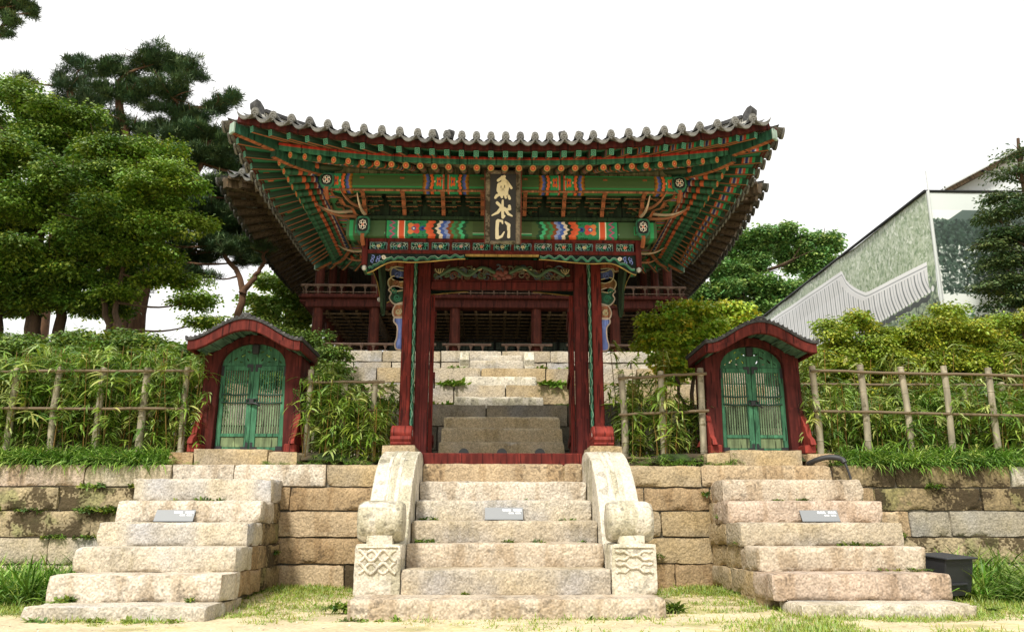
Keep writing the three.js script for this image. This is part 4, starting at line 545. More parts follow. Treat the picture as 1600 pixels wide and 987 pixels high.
part('lintel', bx(-1.034, 1.034, 4.12, 4.235, -0.95, -0.85, 0.012), P.maroonFrame, gate); part('lintel_board', bx(-1.034, 1.034, 4.236, 4.58, -0.955, -0.9, 0.006), P.maroon, gate);
{ // carved openwork of scrolling dragons of cloud and leaf above the lintel
  const a = [], q = RNG(77), cols = [[0.06, 0.1, 0.05], [0.09, 0.065, 0.03], [0.13, 0.045, 0.03], [0.06, 0.08, 0.1], [0.1, 0.095, 0.06]];
  for (let i = 0; i < 96; i++) { const x = -0.96 + 1.92 * ((i * 0.618) % 1), y = 4.26 + 0.21 * q() * (1 - 0.25 * abs(x)); a.push(tint(scroll(x, y, 0.03 + 0.045 * q(), q() * 6.28, 0.6 + 0.8 * q(), -0.885 + 0.02 * q(), q() < 0.5 ? 1 : -1, 0.014), cols[i % 5])); }
  for (const s of [-1, 1]) { a.push(tint(tube(curve([[s * 0.1, 4.36, -0.86], [s * 0.3, 4.44, -0.86], [s * 0.5, 4.32, -0.86], [s * 0.7, 4.42, -0.86], [s * 0.9, 4.32, -0.86]], 30), 0.026, 6), [0.055, 0.1, 0.05])); for (let k = 0; k < 4; k++) a.push(tint(tube(curve([[s * 0.86, 4.32, -0.855], [s * (0.87 + k * 0.025), 4.37, -0.85], [s * (0.85 + k * 0.04), 4.42, -0.855]], 6), 0.007, 4), [0.5, 0.4, 0.22])); a.push(tint(tube(curve([[s * 0.3, 4.42, -0.85], [s * 0.36, 4.4, -0.85], [s * 0.42, 4.42, -0.85]], 6), 0.01, 4), [0.5, 0.42, 0.24])); }
  for (let i = 0; i < 9; i++) { const g = plain(new THREE.SphereGeometry(0.04, 8, 6)); g.scale(1, 1, 0.5); g.translate(-0.1 + 0.025 * i, 4.33 + 0.05 * sin(i * 2.3), -0.865); a.push(tint(g, [0.15, 0.04, 0.03])); }
  part('carved_panel', merge(a), carved, gate); part('panel_frame', bx(-1.0, 1.0, 4.238, 4.252, -0.9, -0.84, 0.004), P.maroonFrame, gate);
}
rebase(gate, 0, 1.57, GZ);

// the name board that hangs under the eave
{
  const nb = thing('name_board', 'black name board with three large cream characters hanging under the gate eave', 'name board', [0, 0, 0]); const w = 0.455, h = 0.96;
  part('board', bx(-w / 2 + 0.03, w / 2 - 0.03, -h / 2 + 0.03, h / 2 - 0.03, -0.02, 0, 0.004), mat([0.008, 0.008, 0.012], { roughness: 0.45 }), nb);
  const fm = mat([0.34, 0.29, 0.24], { map: mossy, bumpMap: graniteBump, bumpScale: 0.006 }), fs = P.frameRed = paint([0.2, 0.06, 0.04]);
  for (const [x0, x1, y0, y1] of [[-w / 2, -w / 2 + 0.06, -h / 2, h / 2], [w / 2 - 0.06, w / 2, -h / 2, h / 2], [-w / 2 + 0.061, w / 2 - 0.061, h / 2 - 0.05, h / 2], [-w / 2 + 0.061, w / 2 - 0.061, -h / 2, -h / 2 + 0.05]]) part('frame', bx(x0, x1, y0, y1, -0.03, 0.025, 0.012), fm, nb);
  for (const s of [-1, 1]) part('frame_edge', bx(s * (w / 2 + 0.008) - 0.007, s * (w / 2 + 0.008) + 0.007, -h / 2, h / 2, -0.025, 0.015, 0.003), fs, nb);
  const strokes = [ // polylines of (x, y, width) on the board as seen from below
    [[[345, 206, 34], [300, 228, 30], [272, 246, 30]], [[318, 212, 30], [380, 262, 28], [430, 322, 26]], [[282, 292, 40], [276, 345, 42], [300, 385, 42]], [[330, 250, 38], [328, 320, 30], [326, 390, 34]], [[372, 262, 42], [380, 320, 42], [362, 385, 42]], [[282, 288, 36], [340, 268, 44], [384, 282, 34]], [[284, 338, 30], [380, 334, 28]], [[290, 388, 36], [375, 380, 36]], [[284, 394, 26], [258, 402, 34], [240, 424, 26]], [[312, 398, 28], [318, 416, 26]], [[356, 398, 22], [364, 422, 24]], [[398, 404, 26], [410, 430, 30]]],
    [[[328, 452, 20], [326, 500, 28], [328, 580, 30], [332, 625, 32], [352, 610, 18]], [[262, 476, 32], [306, 512, 30]], [[312, 528, 34], [270, 575, 32], [202, 606, 12]], [[408, 508, 30], [414, 538, 30], [352, 548, 30]], [[350, 534, 34], [396, 590, 30], [440, 610, 14]]],
    [[[268, 666, 38], [262, 740, 36], [264, 836, 40]], [[272, 658, 30], [322, 664, 24], [328, 688, 14]], [[268, 838, 34], [318, 822, 26], [348, 776, 12]], [[362, 674, 18], [402, 704, 40], [398, 750, 30]], [[400, 716, 34], [404, 770, 28], [402, 826, 34]]]];
  const cream = mat([0.78, 0.7, 0.5], { roughness: 0.7 }), sx = (w - 0.12) / 307, sy = (h - 0.1) / 687, X = (x) => (x - 331.5) * sx, Y = (y) => -(y - 521.5) * sy;
  for (const ch of strokes) { const gs = []; for (const st of ch) for (let i = 0; i < st.length - 1; i++) { const a = st[i], b = st[i + 1], p = [], ang = Math.atan2(Y(b[1]) - Y(a[1]), X(b[0]) - X(a[0])); for (let k = 0; k <= 6; k++) { const t = ang + PI / 2 + k / 6 * PI; p.push([X(a[0]) + cos(t) * a[2] * sx / 2, Y(a[1]) + sin(t) * a[2] * sx / 2]); } for (let k = 0; k <= 6; k++) { const t = ang - PI / 2 + k / 6 * PI; p.push([X(b[0]) + cos(t) * b[2] * sx / 2, Y(b[1]) + sin(t) * b[2] * sx / 2]); } const g = extrude(p, 0.009 + 0.0012 * gs.length % 0.006, 0.002); gs.push(g); } part('character', merge(gs), cream, nb); }
  part('hanger', bx(-0.02, 0.02, h / 2 - 0.03, h / 2 + 0.12, -0.07, -0.03, 0.004), P.iron, nb); 
  nb.position.set(-0.015, 4.815, 0.55); nb.rotation.x = 0.3;
}
// ---------------------------------------------------------------- the two small side gates
function sideGate(cx, label, flip) {
  const t = thing('side_gate', label, 'gate', [0, 0, 0]), gz = -0.78, X = (a, b, y0, y1, z0, z1, c) => bx(cx + a, cx + b, y0, y1, z0, z1, c), hw = 0.735;
  const f = (u) => 3.17 + 0.31 * pow((1 + cos(PI * min(1, abs(u) * 1.02))) / 2, 0.85) + 0.02 * pow(abs(u), 6), us = Array.from({ length: 29 }, (_, i) => i / 14 - 1);
  // front board with its arched doorway
  const outer = [[-0.68, 1.78], [-0.655, 2.6], [-0.655, 3.2], ...us.filter((u) => abs(u) < 0.85).map((u) => [u * hw, f(u) - 0.1]), [0.655, 3.2], [0.655, 2.6], [0.68, 1.78]].reverse();
  const s = new THREE.Shape(outer.map(([x, y]) => new THREE.Vector2(x, y))), hole = new THREE.Path(); hole.moveTo(-0.48, 1.79); hole.lineTo(-0.455, 2.95); hole.absellipse(0, 2.95, 0.455, 0.33, PI, 0, true); hole.lineTo(0.48, 1.79); hole.lineTo(-0.48, 1.79); s.holes.push(hole);
  const fb = boxUV(extrude(s, 0.14, 0.008)); fb.translate(cx, 0, gz - 0.05); part('front_board', fb, P.sideRed ??= paint([0.105, 0.02, 0.016], { roughness: 0.85 }), t);
  for (const q of [-1, 1]) {
    part('side_board', bx(cx + q * 0.63 - 0.03, cx + q * 0.63 + 0.03, 1.8, 3.12, gz - 0.5, gz - 0.055, 0.01), P.deepRed, t);
    part('foot', bx(cx + q * 0.63 - 0.08, cx + q * 0.63 + 0.08, 1.745, 1.865, gz - 0.1, gz + 0.34, 0.015), P.footRed, t);
    part('foot_bracket', profileX([[0, 0], [0.3, 0], [0.27, 0.06], [0.17, 0.12], [0.13, 0.22], [0.06, 0.32], [0, 0.42]].map(([a, b]) => [gz + 0.09 + a, 1.866 + b]), cx + q * 0.66 - 0.028, cx + q * 0.66 + 0.028, 0.008), P.footRed, t);
    const ob = extrude((q > 0 ? [[0, 0], [0.13, 0], [0.1, 0.06], [0.07, 0.1], [0.075, 0.15], [0.035, 0.2], [0.02, 0.28], [0, 0.34]] : [[0, 0.34], [-0.02, 0.28], [-0.035, 0.2], [-0.075, 0.15], [-0.07, 0.1], [-0.1, 0.06], [-0.13, 0], [0, 0]]), 0.08, 0.006); ob.translate(cx + q * 0.675, 1.865, gz - 0.03); part('foot_bracket', boxUV(ob), P.footRed, t);
  }
  // roof: curved bargeboards front and rear, soffit with battens, tiles
  for (const [z, m] of [[-0.22, P.barge ??= paint([0.17, 0.03, 0.022], { roughness: 0.85 })], [-1.3, P.deepRed]]) { const g = extrude([...us.map((u) => [u * hw, f(u) - 0.125 - 0.012 * cos(u * PI)]), ...us.slice().reverse().map((u) => [u * hw, f(u)])], 0.05, 0.008); g.translate(cx, 0, z - 0.025); part('bargeboard', boxUV(g), m, t); }
  for (const q of [-1, 1]) part('eave_board', bx(cx + q * (hw + 0.006) - 0.02, cx + q * (hw + 0.006) + 0.02, f(1) - 0.115, f(1) - 0.004, -1.27, -0.25, 0.006), P.deepRed, t);
  { const g = extrude([...us.map((u) => [u * (hw - 0.03), f(u) - 0.07]), ...us.slice().reverse().map((u) => [u * (hw - 0.03), f(u) - 0.03])], 0.96, 0); g.translate(cx, 0, -1.24); part('soffit', boxUV(g), P.soffit ??= paint([0.13, 0.24, 0.17]), t); }
  for (let i = -4; i <= 4; i++) { const u = i / 4.6, b = part('batten', cbox(0.05, 0.03, 0.95, 0.004), P.soffit, t); b.position.set(cx + u * hw, f(u) - 0.085, -0.75); b.rotation.z = Math.atan2(f(u + 0.02) - f(u - 0.02), 0.04 * hw); }
  { const g = extrude([...us.map((u) => [u * (hw + 0.03), f(u) + 0.008]), ...us.slice().reverse().map((u) => [u * (hw + 0.03), f(u) + 0.04])], 1.18, 0.004); g.translate(cx, 0, -1.35); part('roof_tiles', boxUV(g), T.tileDark, t); }
  const tg = boxUV(merge([plain(new THREE.CylinderGeometry(0.018, 0.018, 1.2, 7)).rotateX(PI / 2)])); for (let i = -13; i <= 13; i++) { const u = i / 13, b = part('tile_row', tg, i % 3 ? T.tileDark : T.tile, t); b.position.set(cx + u * (hw + 0.02), f(u) + 0.044, -0.76); }
  part('roof_ridge', X(-0.06, 0.06, 3.515, 3.57, -1.36, -0.16, 0.015), T.tileDark, t);
  // sill and base stones
  part('sill_stone', rock(cx - 0.53, cx + 0.42, 1.5, 1.775, -1.0, -0.2, { b: 0.02, cell: 0.06, amp: 0.008 }), S.yellow, t); part('base_stone', rock(cx + (flip ? 0.5 : -0.85), cx + (flip ? 0.86 : -0.54), 1.5, 1.735, -1.0, -0.22, { b: 0.025, cell: 0.06, amp: 0.012 }), S.brown, t); part('base_stone', rock(cx + (flip ? -0.85 : 0.43), cx + (flip ? -0.54 : 0.8), 1.5, 1.735, -1.0, -0.16, { b: 0.025, cell: 0.06, amp: 0.012 }), S.yellow, t);
  // two door leaves with slats, bars, panels and iron fittings
  for (const q of [-1, 1]) {
    const d = new THREE.Group(); d.name = 'door_leaf'; t.add(d); const z0 = gz - 0.03, z1 = gz + 0.012, D = (a, b, y0, y1, za = z0, zb = z1, c = 0.005) => bx(cx + q * a, cx + q * b, y0, y1, za, zb, c), m = P.doorGreen;
    part('stile', D(0.003, 0.075, 1.8, 2.985), m, d); part('stile', D(0.39, 0.455, 1.8, 2.965), m, d);
    for (const [y0, y1] of [[1.8, 1.845], [1.985, 2.03], [2.9, 2.965]]) part('rail', D(0.0755, 0.3895, y0, y1, z0 + 0.003, z1 - 0.003), m, d);
    part('lower_panel', D(0.0755, 0.3895, 1.8455, 1.9845, z0 + 0.012, z1 - 0.016), P.doorPale, d);
    for (let i = 0; i < 9; i++) { const x = 0.1 + i * 0.0332; part('slat', bx(cx + q * x - 0.0085, cx + q * x + 0.0085, 2.4605, 2.8995, z0 + 0.008, z1 - 0.008, 0.002), m, d); part('lower_slat', bx(cx + q * x - 0.0085, cx + q * x + 0.0085, 2.0305, 2.46, z0 + 0.008, z1 - 0.008, 0.002), P.slatPale, d); }
    for (const y of [2.565, 2.455]) part('bar', tube(curve([[cx + q * 0.06, y, z1 + 0.006], [cx + q * 0.24, y - 0.012, z1 + 0.008], [cx + q * 0.41, y, z1 + 0.006]], 8), 0.0125, 6), P.barGreen ??= paint([0.05, 0.11, 0.08]), d);
    const a = new THREE.Shape(), ax = (v) => q * v; const arc = Array.from({ length: 13 }, (_, i) => { const th = i / 12 * PI / 2; return [0.003 + cos(th) * 0.445, 2.97 + sin(th) * 0.3]; }); const pts = [[0.003, 2.97], ...arc].map(([x, y]) => new THREE.Vector2(ax(x), y)); a.setFromPoints(q > 0 ? pts : pts.reverse());
    for (const [x, y, r, an] of [[0.09, 3.16, 0.035, 0.4], [0.17, 3.11, 0.04, -0.5], [0.2, 3.19, 0.028, -0.7], [0.27, 3.06, 0.04, -0.8], [0.1, 3.05, 0.03, 1], [0.35, 3.02, 0.026, -0.9], [0.19, 3.02, 0.026, 0.2]]) { const h = new THREE.Path(); h.absellipse(ax(x), y, r, r * 0.38, 0, PI * 2, false, q * an); a.holes.push(h); }
    const ag = extrude(a, 0.02, 0.003); ag.translate(cx, 0, z0 + 0.012); part('arch_panel', boxUV(ag), P.archGreen ??= paint([0.07, 0.22, 0.12]), d);
    for (const [a0, b0, y0, y1] of [[0.013, 0.11, 1.802, 1.85], [0.013, 0.05, 1.85, 1.91], [0.36, 0.45, 1.802, 1.86], [0.013, 0.1, 2.94, 2.985], [0.013, 0.05, 2.88, 2.94], [0.41, 0.452, 2.82, 2.96]]) part('iron_corner', D(a0, b0, y0, y1, z1 - 0.002, z1 + 0.006, 0.002), P.iron, d);
    const rg = plain(new THREE.TorusGeometry(0.032, 0.009, 6, 14)); rg.translate(cx + q * 0.04, 2.47, z1 + 0.016); part('door_ring', rg, P.iron, d);
  }
  part('lock', merge([bx(cx - 0.035, cx + 0.035, 2.42, 2.5, gz + 0.02, gz + 0.05, 0.008), tube(curve([[cx, 2.44, gz + 0.045], [cx + 0.07, 2.43, gz + 0.06], [cx + 0.12, 2.4, gz + 0.05]], 6), 0.014, 6)]), P.iron, t); part('top_lock', X(-0.05, 0.05, 3.13, 3.27, gz - 0.01, gz + 0.03, 0.012), P.iron, t);
  return rebase(t, cx, 1.75, gz);
}
sideGate(-3.43, 'small red side gate with green slatted double doors, left of the main gate', false);
sideGate(3.49, 'small red side gate with green slatted double doors, right of the main gate', true);

// ---------------------------------------------------------------- bamboo fences
const postGeo = (h, r, seed) => { const q = RNG(seed), nodes = []; let y = 0.1 + 0.15 * q(); while (y < h) { nodes.push(y); y += 0.3 + 0.12 * q(); } const ys = []; for (let i = 0; i <= 40; i++) ys.push(i / 40 * h); nodes.forEach((n) => ys.push(n - 0.012, n, n + 0.012)); ys.sort((a, b) => a - b); const bend = (q() - 0.5) * 0.05; return tube(ys.map((v) => V3(bend * sin(v / h * PI), v, 0.4 * bend * sin(v / h * 5))), (_, i) => r * (1 + (nodes.some((n) => abs(n - ys[i]) < 0.004) ? 0.09 : nodes.some((n) => abs(n - ys[i]) < 0.014) ? -0.04 : 0)) * (1 - 0.08 * ys[i] / h), 12); };
function fence(label, z, posts, rails, name = 'bamboo_fence') { // posts: [x, base, top, radius]; rails: [x0, y0, x1, y1, radius]
  const t = thing(name, label, 'fence', [0, 0, 0], 'bamboo fences along the wall');
  posts.forEach(([x, y0, y1, r = 0.047], i) => { const p = part('post', postGeo(y1 - y0, r * rr(0.92, 1.08), 100 + floor(x * 37)), B.post, t); p.position.set(x, y0, z + rr(-0.02, 0.02)); p.rotation.z = rr(-0.025, 0.025); p.rotation.y = rr(0, 6); rails.forEach(([a, ya, b, yb]) => { if (x > min(a, b) && x < max(a, b)) { const y = lerp(ya, yb, (x - a) / (b - a)); const k = plain(new THREE.TorusGeometry(r + 0.012, 0.007, 5, 14)); k.rotateX(PI / 2 + 0.35); part('binding', k, B.binding ??= mat([0.42, 0.36, 0.26]), t).position.set(x, y, z + 0.02); } }); });
  rails.forEach(([x0, ya, x1, yb, r = 0.02], i) => { const n = 16; part('rail', tube(Array.from({ length: n + 1 }, (_, k) => V3(lerp(x0, x1, k / n), lerp(ya, yb, k / n) + 0.008 * noise3(k * 0.6, i, z), z + 0.078 + 0.01 * noise3(k * 0.5, i + 9, z))), (t2) => r * (1 + 0.08 * sin(t2 * 40)), 8), B.rail, t); });
  return rebase(t, (posts[0][0] + posts[posts.length - 1][0]) / 2, 1.7, z);
}
fence('long bamboo fence left of the left side gate, overgrown with bamboo leaves', -0.6, [[-7.75, 1.7, 2.88], [-7.15, 1.7, 2.88], [-6.57, 1.7, 2.89], [-5.98, 1.7, 2.9], [-5.41, 1.7, 2.89], [-4.83, 1.7, 2.9], [-4.27, 1.7, 2.91]], [[-8.2, 2.82, -4.17, 2.84], [-8.2, 2.33, -4.2, 2.33]]);
fence('short bamboo fence between left side gate and main gate, half hidden by bamboo', -0.6, [[-2.61, 1.66, 2.88], [-2.17, 1.66, 2.72], [-1.72, 1.66, 2.74]], [[-2.72, 2.7, -1.6, 2.7], [-2.72, 2.3, -1.6, 2.32]]);
fence('short weathered bamboo fence between main gate and right side gate', -0.6, [[1.645, 1.66, 2.84], [2.18, 1.66, 2.88], [2.725, 1.64, 2.93]], [[1.58, 2.77, 2.8, 2.84], [1.58, 2.27, 2.8, 2.33], [1.62, 1.69, 2.74, 1.67]]);
fence('long bamboo fence right of the right side gate with six pale posts', -0.6, [[4.325, 1.72, 2.97], [4.96, 1.7, 2.985], [5.56, 1.7, 2.95], [6.12, 1.7, 2.97], [6.76, 1.7, 2.95], [7.36, 1.7, 2.94], [7.95, 1.7, 2.94]], [[4.25, 2.89, 8.3, 2.8], [4.25, 2.33, 8.3, 2.26]]);
fence('rear bamboo fence partly seen behind the long right fence', -1.55, [[4.36, 1.8, 2.83, 0.06], [5.4, 1.8, 2.84], [6.95, 1.8, 2.9], [7.55, 1.8, 2.92]], [[4.3, 2.86, 8.1, 2.86], [4.3, 2.36, 8.1, 2.36]]);
fence('rear bamboo fence in shade just left of the left side gate', -1.45, [[-4.52, 1.8, 2.8, 0.06], [-5.6, 1.8, 2.85]], [[-6.6, 2.75, -4.4, 2.75], [-6.6, 2.3, -4.4, 2.3]]);

// ---------------------------------------------------------------- the large two-storey pavilion behind
{
  const pv = thing('pavilion', 'large two-storey wooden pavilion with red columns and dark eaves behind the gate', 'pavilion', [0, 0, 0]), cz = -12;
  hipRoof(pv, { cx: -0.1, cz, F: [6.0, 4.95], E: [5.35, 4.3], U: [4.6, 2.75], C: [3.0, 1.2], par: [2.4, 0.8], fan: [9, 10], gap: 0.34, jut: 0.15, rr: 0.075, fw: 0.12, fh: 0.14, flyBack: 0.5, yC: 9.1, yU: 8.62, yE: 7.93, yF: 7.72, liftFront: 0.62, liftRear: 0.45, bt: 0.06, tb: 0.1, tile: 0.3, over: 0.1, ridge: 2.4, yRidge: 10.6, ends: ['front', 'left', 'right'], maleGeo, femaleGeo, hornGeo, lumpGeo, mats: { ...OLD, batten: null, tileBatten: P.brown, board: P.brown, eaveBoard: P.brown, hip: P.oldWood, hipUnder: null } });
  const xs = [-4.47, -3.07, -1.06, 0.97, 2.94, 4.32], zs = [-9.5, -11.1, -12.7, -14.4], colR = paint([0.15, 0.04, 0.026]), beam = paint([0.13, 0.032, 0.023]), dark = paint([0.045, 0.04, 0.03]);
  const colG = plain(new THREE.CylinderGeometry(0.125, 0.14, 1, 14)); colG.translate(0, 0.5, 0); boxUV(colG);
  for (const [i, x] of xs.entries()) for (const [j, z] of zs.entries()) if (i === 0 || i === 5 || j === 0 || j === 3) { const c = part('column', colG, colR, pv); c.position.set(x, 4.73, z); c.scale.set(1, 1.4, 1); const u = part('upper_column', colG, colR, pv); u.position.set(x, 6.131, z); u.scale.set(0.85, 2.5, 0.85); }
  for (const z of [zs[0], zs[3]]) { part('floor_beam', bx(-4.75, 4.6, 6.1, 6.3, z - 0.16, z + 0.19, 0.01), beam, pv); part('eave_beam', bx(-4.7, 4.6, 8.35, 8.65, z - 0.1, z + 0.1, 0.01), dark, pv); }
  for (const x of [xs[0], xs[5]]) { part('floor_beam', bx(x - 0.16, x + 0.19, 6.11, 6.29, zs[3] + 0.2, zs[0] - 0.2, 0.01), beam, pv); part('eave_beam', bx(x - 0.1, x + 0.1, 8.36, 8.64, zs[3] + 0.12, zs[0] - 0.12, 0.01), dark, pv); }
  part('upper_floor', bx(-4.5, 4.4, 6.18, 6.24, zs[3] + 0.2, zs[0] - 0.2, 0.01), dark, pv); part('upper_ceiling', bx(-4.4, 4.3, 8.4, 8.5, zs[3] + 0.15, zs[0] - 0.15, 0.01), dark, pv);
  for (let i = 0; i < 24; i++) part('joist', bx(-4.3 + i * 0.375 - 0.035, -4.3 + i * 0.375 + 0.035, 6.06, 6.17, zs[3] + 0.2, zs[0] - 0.2, 0.005), P.oldWood, pv);
  for (let i = 0; i < 12; i++) part('cross_joist', bx(-4.4, 4.3, 6.02, 6.055, zs[3] + 0.4 + i * 0.38, zs[3] + 0.46 + i * 0.38, 0.005), P.oldWood, pv);
  for (const x of [-3.07, -1.06, 0.97, 2.94]) part('floor_girder', bx(x - 0.1, x + 0.1, 5.93, 6.018, zs[3] + 0.2, zs[0] - 0.2, 0.008), P.oldWood, pv);
  // ground-floor rooms set back behind an open porch: panelled doors and pale lower boards
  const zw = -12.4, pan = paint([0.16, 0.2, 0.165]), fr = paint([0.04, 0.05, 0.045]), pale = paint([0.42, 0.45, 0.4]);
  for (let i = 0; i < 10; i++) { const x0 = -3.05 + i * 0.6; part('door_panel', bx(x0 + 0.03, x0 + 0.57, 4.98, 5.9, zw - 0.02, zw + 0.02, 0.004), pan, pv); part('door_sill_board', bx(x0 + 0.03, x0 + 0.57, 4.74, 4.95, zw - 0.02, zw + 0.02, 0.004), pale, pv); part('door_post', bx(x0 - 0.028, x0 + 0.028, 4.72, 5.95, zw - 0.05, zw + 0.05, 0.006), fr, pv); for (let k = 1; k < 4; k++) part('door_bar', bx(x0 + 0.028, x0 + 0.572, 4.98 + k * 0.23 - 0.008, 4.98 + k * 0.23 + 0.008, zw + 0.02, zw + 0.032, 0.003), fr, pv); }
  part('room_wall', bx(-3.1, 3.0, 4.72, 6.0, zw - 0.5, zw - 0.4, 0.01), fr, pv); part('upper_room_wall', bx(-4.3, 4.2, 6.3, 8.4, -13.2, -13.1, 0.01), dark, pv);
  // balustrades of both floors: rails on small lotus-shaped balusters
  const bal = (() => { const a = plain(new THREE.CylinderGeometry(0.018, 0.018, 0.2, 6)); a.translate(0, 0.1, 0); const b = plain(new THREE.CylinderGeometry(0.055, 0.02, 0.07, 8)); b.translate(0, 0.2, 0); return boxUV(merge([a, b])); })();
  const railW = paint([0.3, 0.2, 0.15]), rows = [[-4.85, 4.7, 6.3, 0.32, -9.22], [-4.6, -1.5, 4.73, 0.42, -9.3], [-1.35, -0.15, 4.73, 0.42, -9.3], [0.1, 1.35, 4.73, 0.42, -9.3], [1.7, 4.5, 4.73, 0.42, -9.3]];
  for (const [x0, x1, y, h, z] of rows) { part('hand_rail', tube([V3(x0, y + h, z), V3(x1, y + h, z)], 0.032, 8), railW, pv); part('rail_board', bx(x0 + 0.02, x1 - 0.02, y + 0.0, y + h * 0.3, z - 0.02, z + 0.02, 0.006), beam, pv); part('rail_strip', bx(x0 + 0.02, x1 - 0.02, y + h * 0.42, y + h * 0.48, z - 0.024, z + 0.024, 0.006), railW, pv); for (let x = x0 + 0.12; x < x1; x += 0.29) { const b = part('baluster', bal, railW, pv); b.position.set(x, y + h * 0.3, z); b.scale.y = (h * 0.7 - 0.03) / 0.235; } }
  for (const x of [-4.85, 4.7]) { part('hand_rail', tube([V3(x, 6.62, -9.22), V3(x, 6.62, -14.6)], 0.032, 8), railW, pv); part('rail_board', bx(x - 0.02, x + 0.02, 6.3, 6.4, -14.6, -9.22, 0.006), beam, pv); for (let z = -9.5; z > -14.6; z -= 0.29) { const b = part('baluster', bal, railW, pv); b.position.set(x, 6.4, z); } part('balcony_floor', bx(min(x, x > 0 ? 4.4 : -4.9), max(x, x > 0 ? 4.4 : -4.5) + 0.0, 6.22, 6.285, -14.7, -9.3, 0.01), beam, pv); }
  part('balcony_floor', bx(-4.9, 4.75, 6.302, 6.33, -9.32, -9.16, 0.006), beam, pv);
  rebase(pv, 0, 4.72, cz);
}

// ---------------------------------------------------------------- covered scaffold with printed screens, right
const dab = (c, n, x0, y0, x1, y1, cols, r0, r1, q) => { for (let i = 0; i < n; i++) { c.fillStyle = cols[floor(q() * cols.length)]; c.globalAlpha = 0.35 + 0.5 * q(); c.beginPath(); c.ellipse(x0 + q() * (x1 - x0), y0 + q() * (y1 - y0), r0 + q() * (r1 - r0), (r0 + q() * (r1 - r0)) * 0.5, q() * 3, 0, 7); c.fill(); } c.globalAlpha = 1; };
const sidePrint = canvasTex(1800, 640, (c, w, h) => { // a faded photo print: foliage, and a grey tiled roof running up to the right
  const q = RNG(5); c.fillStyle = '#9fb08c'; c.fillRect(0, 0, w, h); dab(c, 9000, 0, 0, w, h * 0.42, ['#6f8a58', '#cfdabd', '#a8bb92', '#e2ead6', '#5d7a48', '#b7c4a8', '#8ba070', '#4d6a3c'], 3, 13, q); dab(c, 12000, 0, h * 0.4, w, h, ['#2c4030', '#4f6a48', '#1f3226', '#6f8a62', '#17241c', '#93a684', '#b3c0a4'], 3, 13, q);
  const top = (u) => h * (u < 0.6 ? 0.05 + 0.05 * u : u < 0.72 ? lerp(0.08, 0.29, pow((u - 0.6) / 0.12, 0.6)) : 0.29 + 0.12 * (u - 0.72)), bot = (u) => h * (0.53 - 0.06 * u);
  c.fillStyle = '#ececea'; c.beginPath(); for (let i = 0; i <= 60; i++) c.lineTo(i / 60 * w * 0.97, top(i / 60)); for (let i = 60; i >= 0; i--) c.lineTo(i / 60 * w * 0.97, bot(i / 60)); c.fill();
  for (let i = 0; i < 74; i++) { const u = i / 74; c.strokeStyle = ['#656c6c', '#a4a9a9'][i % 2]; c.lineWidth = i % 2 ? 5 : 8; c.beginPath(); const y0 = top(min(1, u + 0.02)) + 22; for (let k = 0; k <= 10; k++) { const s = k / 10; c.lineTo(w * 0.97 * u + 34 * s * s, lerp(y0, bot(u), s)); } c.stroke(); c.fillStyle = '#f4f4f2'; c.beginPath(); c.arc(w * 0.97 * u + 46, bot(u) - 4, 9, 0, 7); c.fill(); }
  c.strokeStyle = '#fafaf8'; c.lineWidth = 20; c.beginPath(); for (let i = 0; i <= 60; i++) c.lineTo(i / 60 * w * 0.97, top(i / 60) + 10); c.stroke(); c.strokeStyle = '#8d9292'; c.lineWidth = 4; c.beginPath(); for (let i = 0; i <= 60; i++) c.lineTo(i / 60 * w * 0.97, top(i / 60) + 14); c.stroke(); c.strokeStyle = '#2c322e'; c.lineWidth = 16; c.beginPath(); for (let i = 0; i <= 60; i++) c.lineTo(i / 60 * w * 0.97, bot(i / 60) + 16 + 4 * sin(i * 3)); c.stroke();
  c.strokeStyle = '#e8ece6'; c.globalAlpha = 0.5; c.lineWidth = 2; for (let i = 1; i < 9; i++) { c.beginPath(); c.moveTo(i / 9 * w, 0); c.lineTo(i / 9 * w + 8, h); c.stroke(); } const gd = c.createLinearGradient(0, 0, 0, h); gd.addColorStop(0, 'rgba(255,255,255,0.3)'); gd.addColorStop(0.5, 'rgba(255,255,255,0.15)'); gd.addColorStop(1, 'rgba(255,255,255,0.05)'); c.globalAlpha = 1; c.fillStyle = gd; c.fillRect(0, 0, w, h); c.globalAlpha = 1;
});
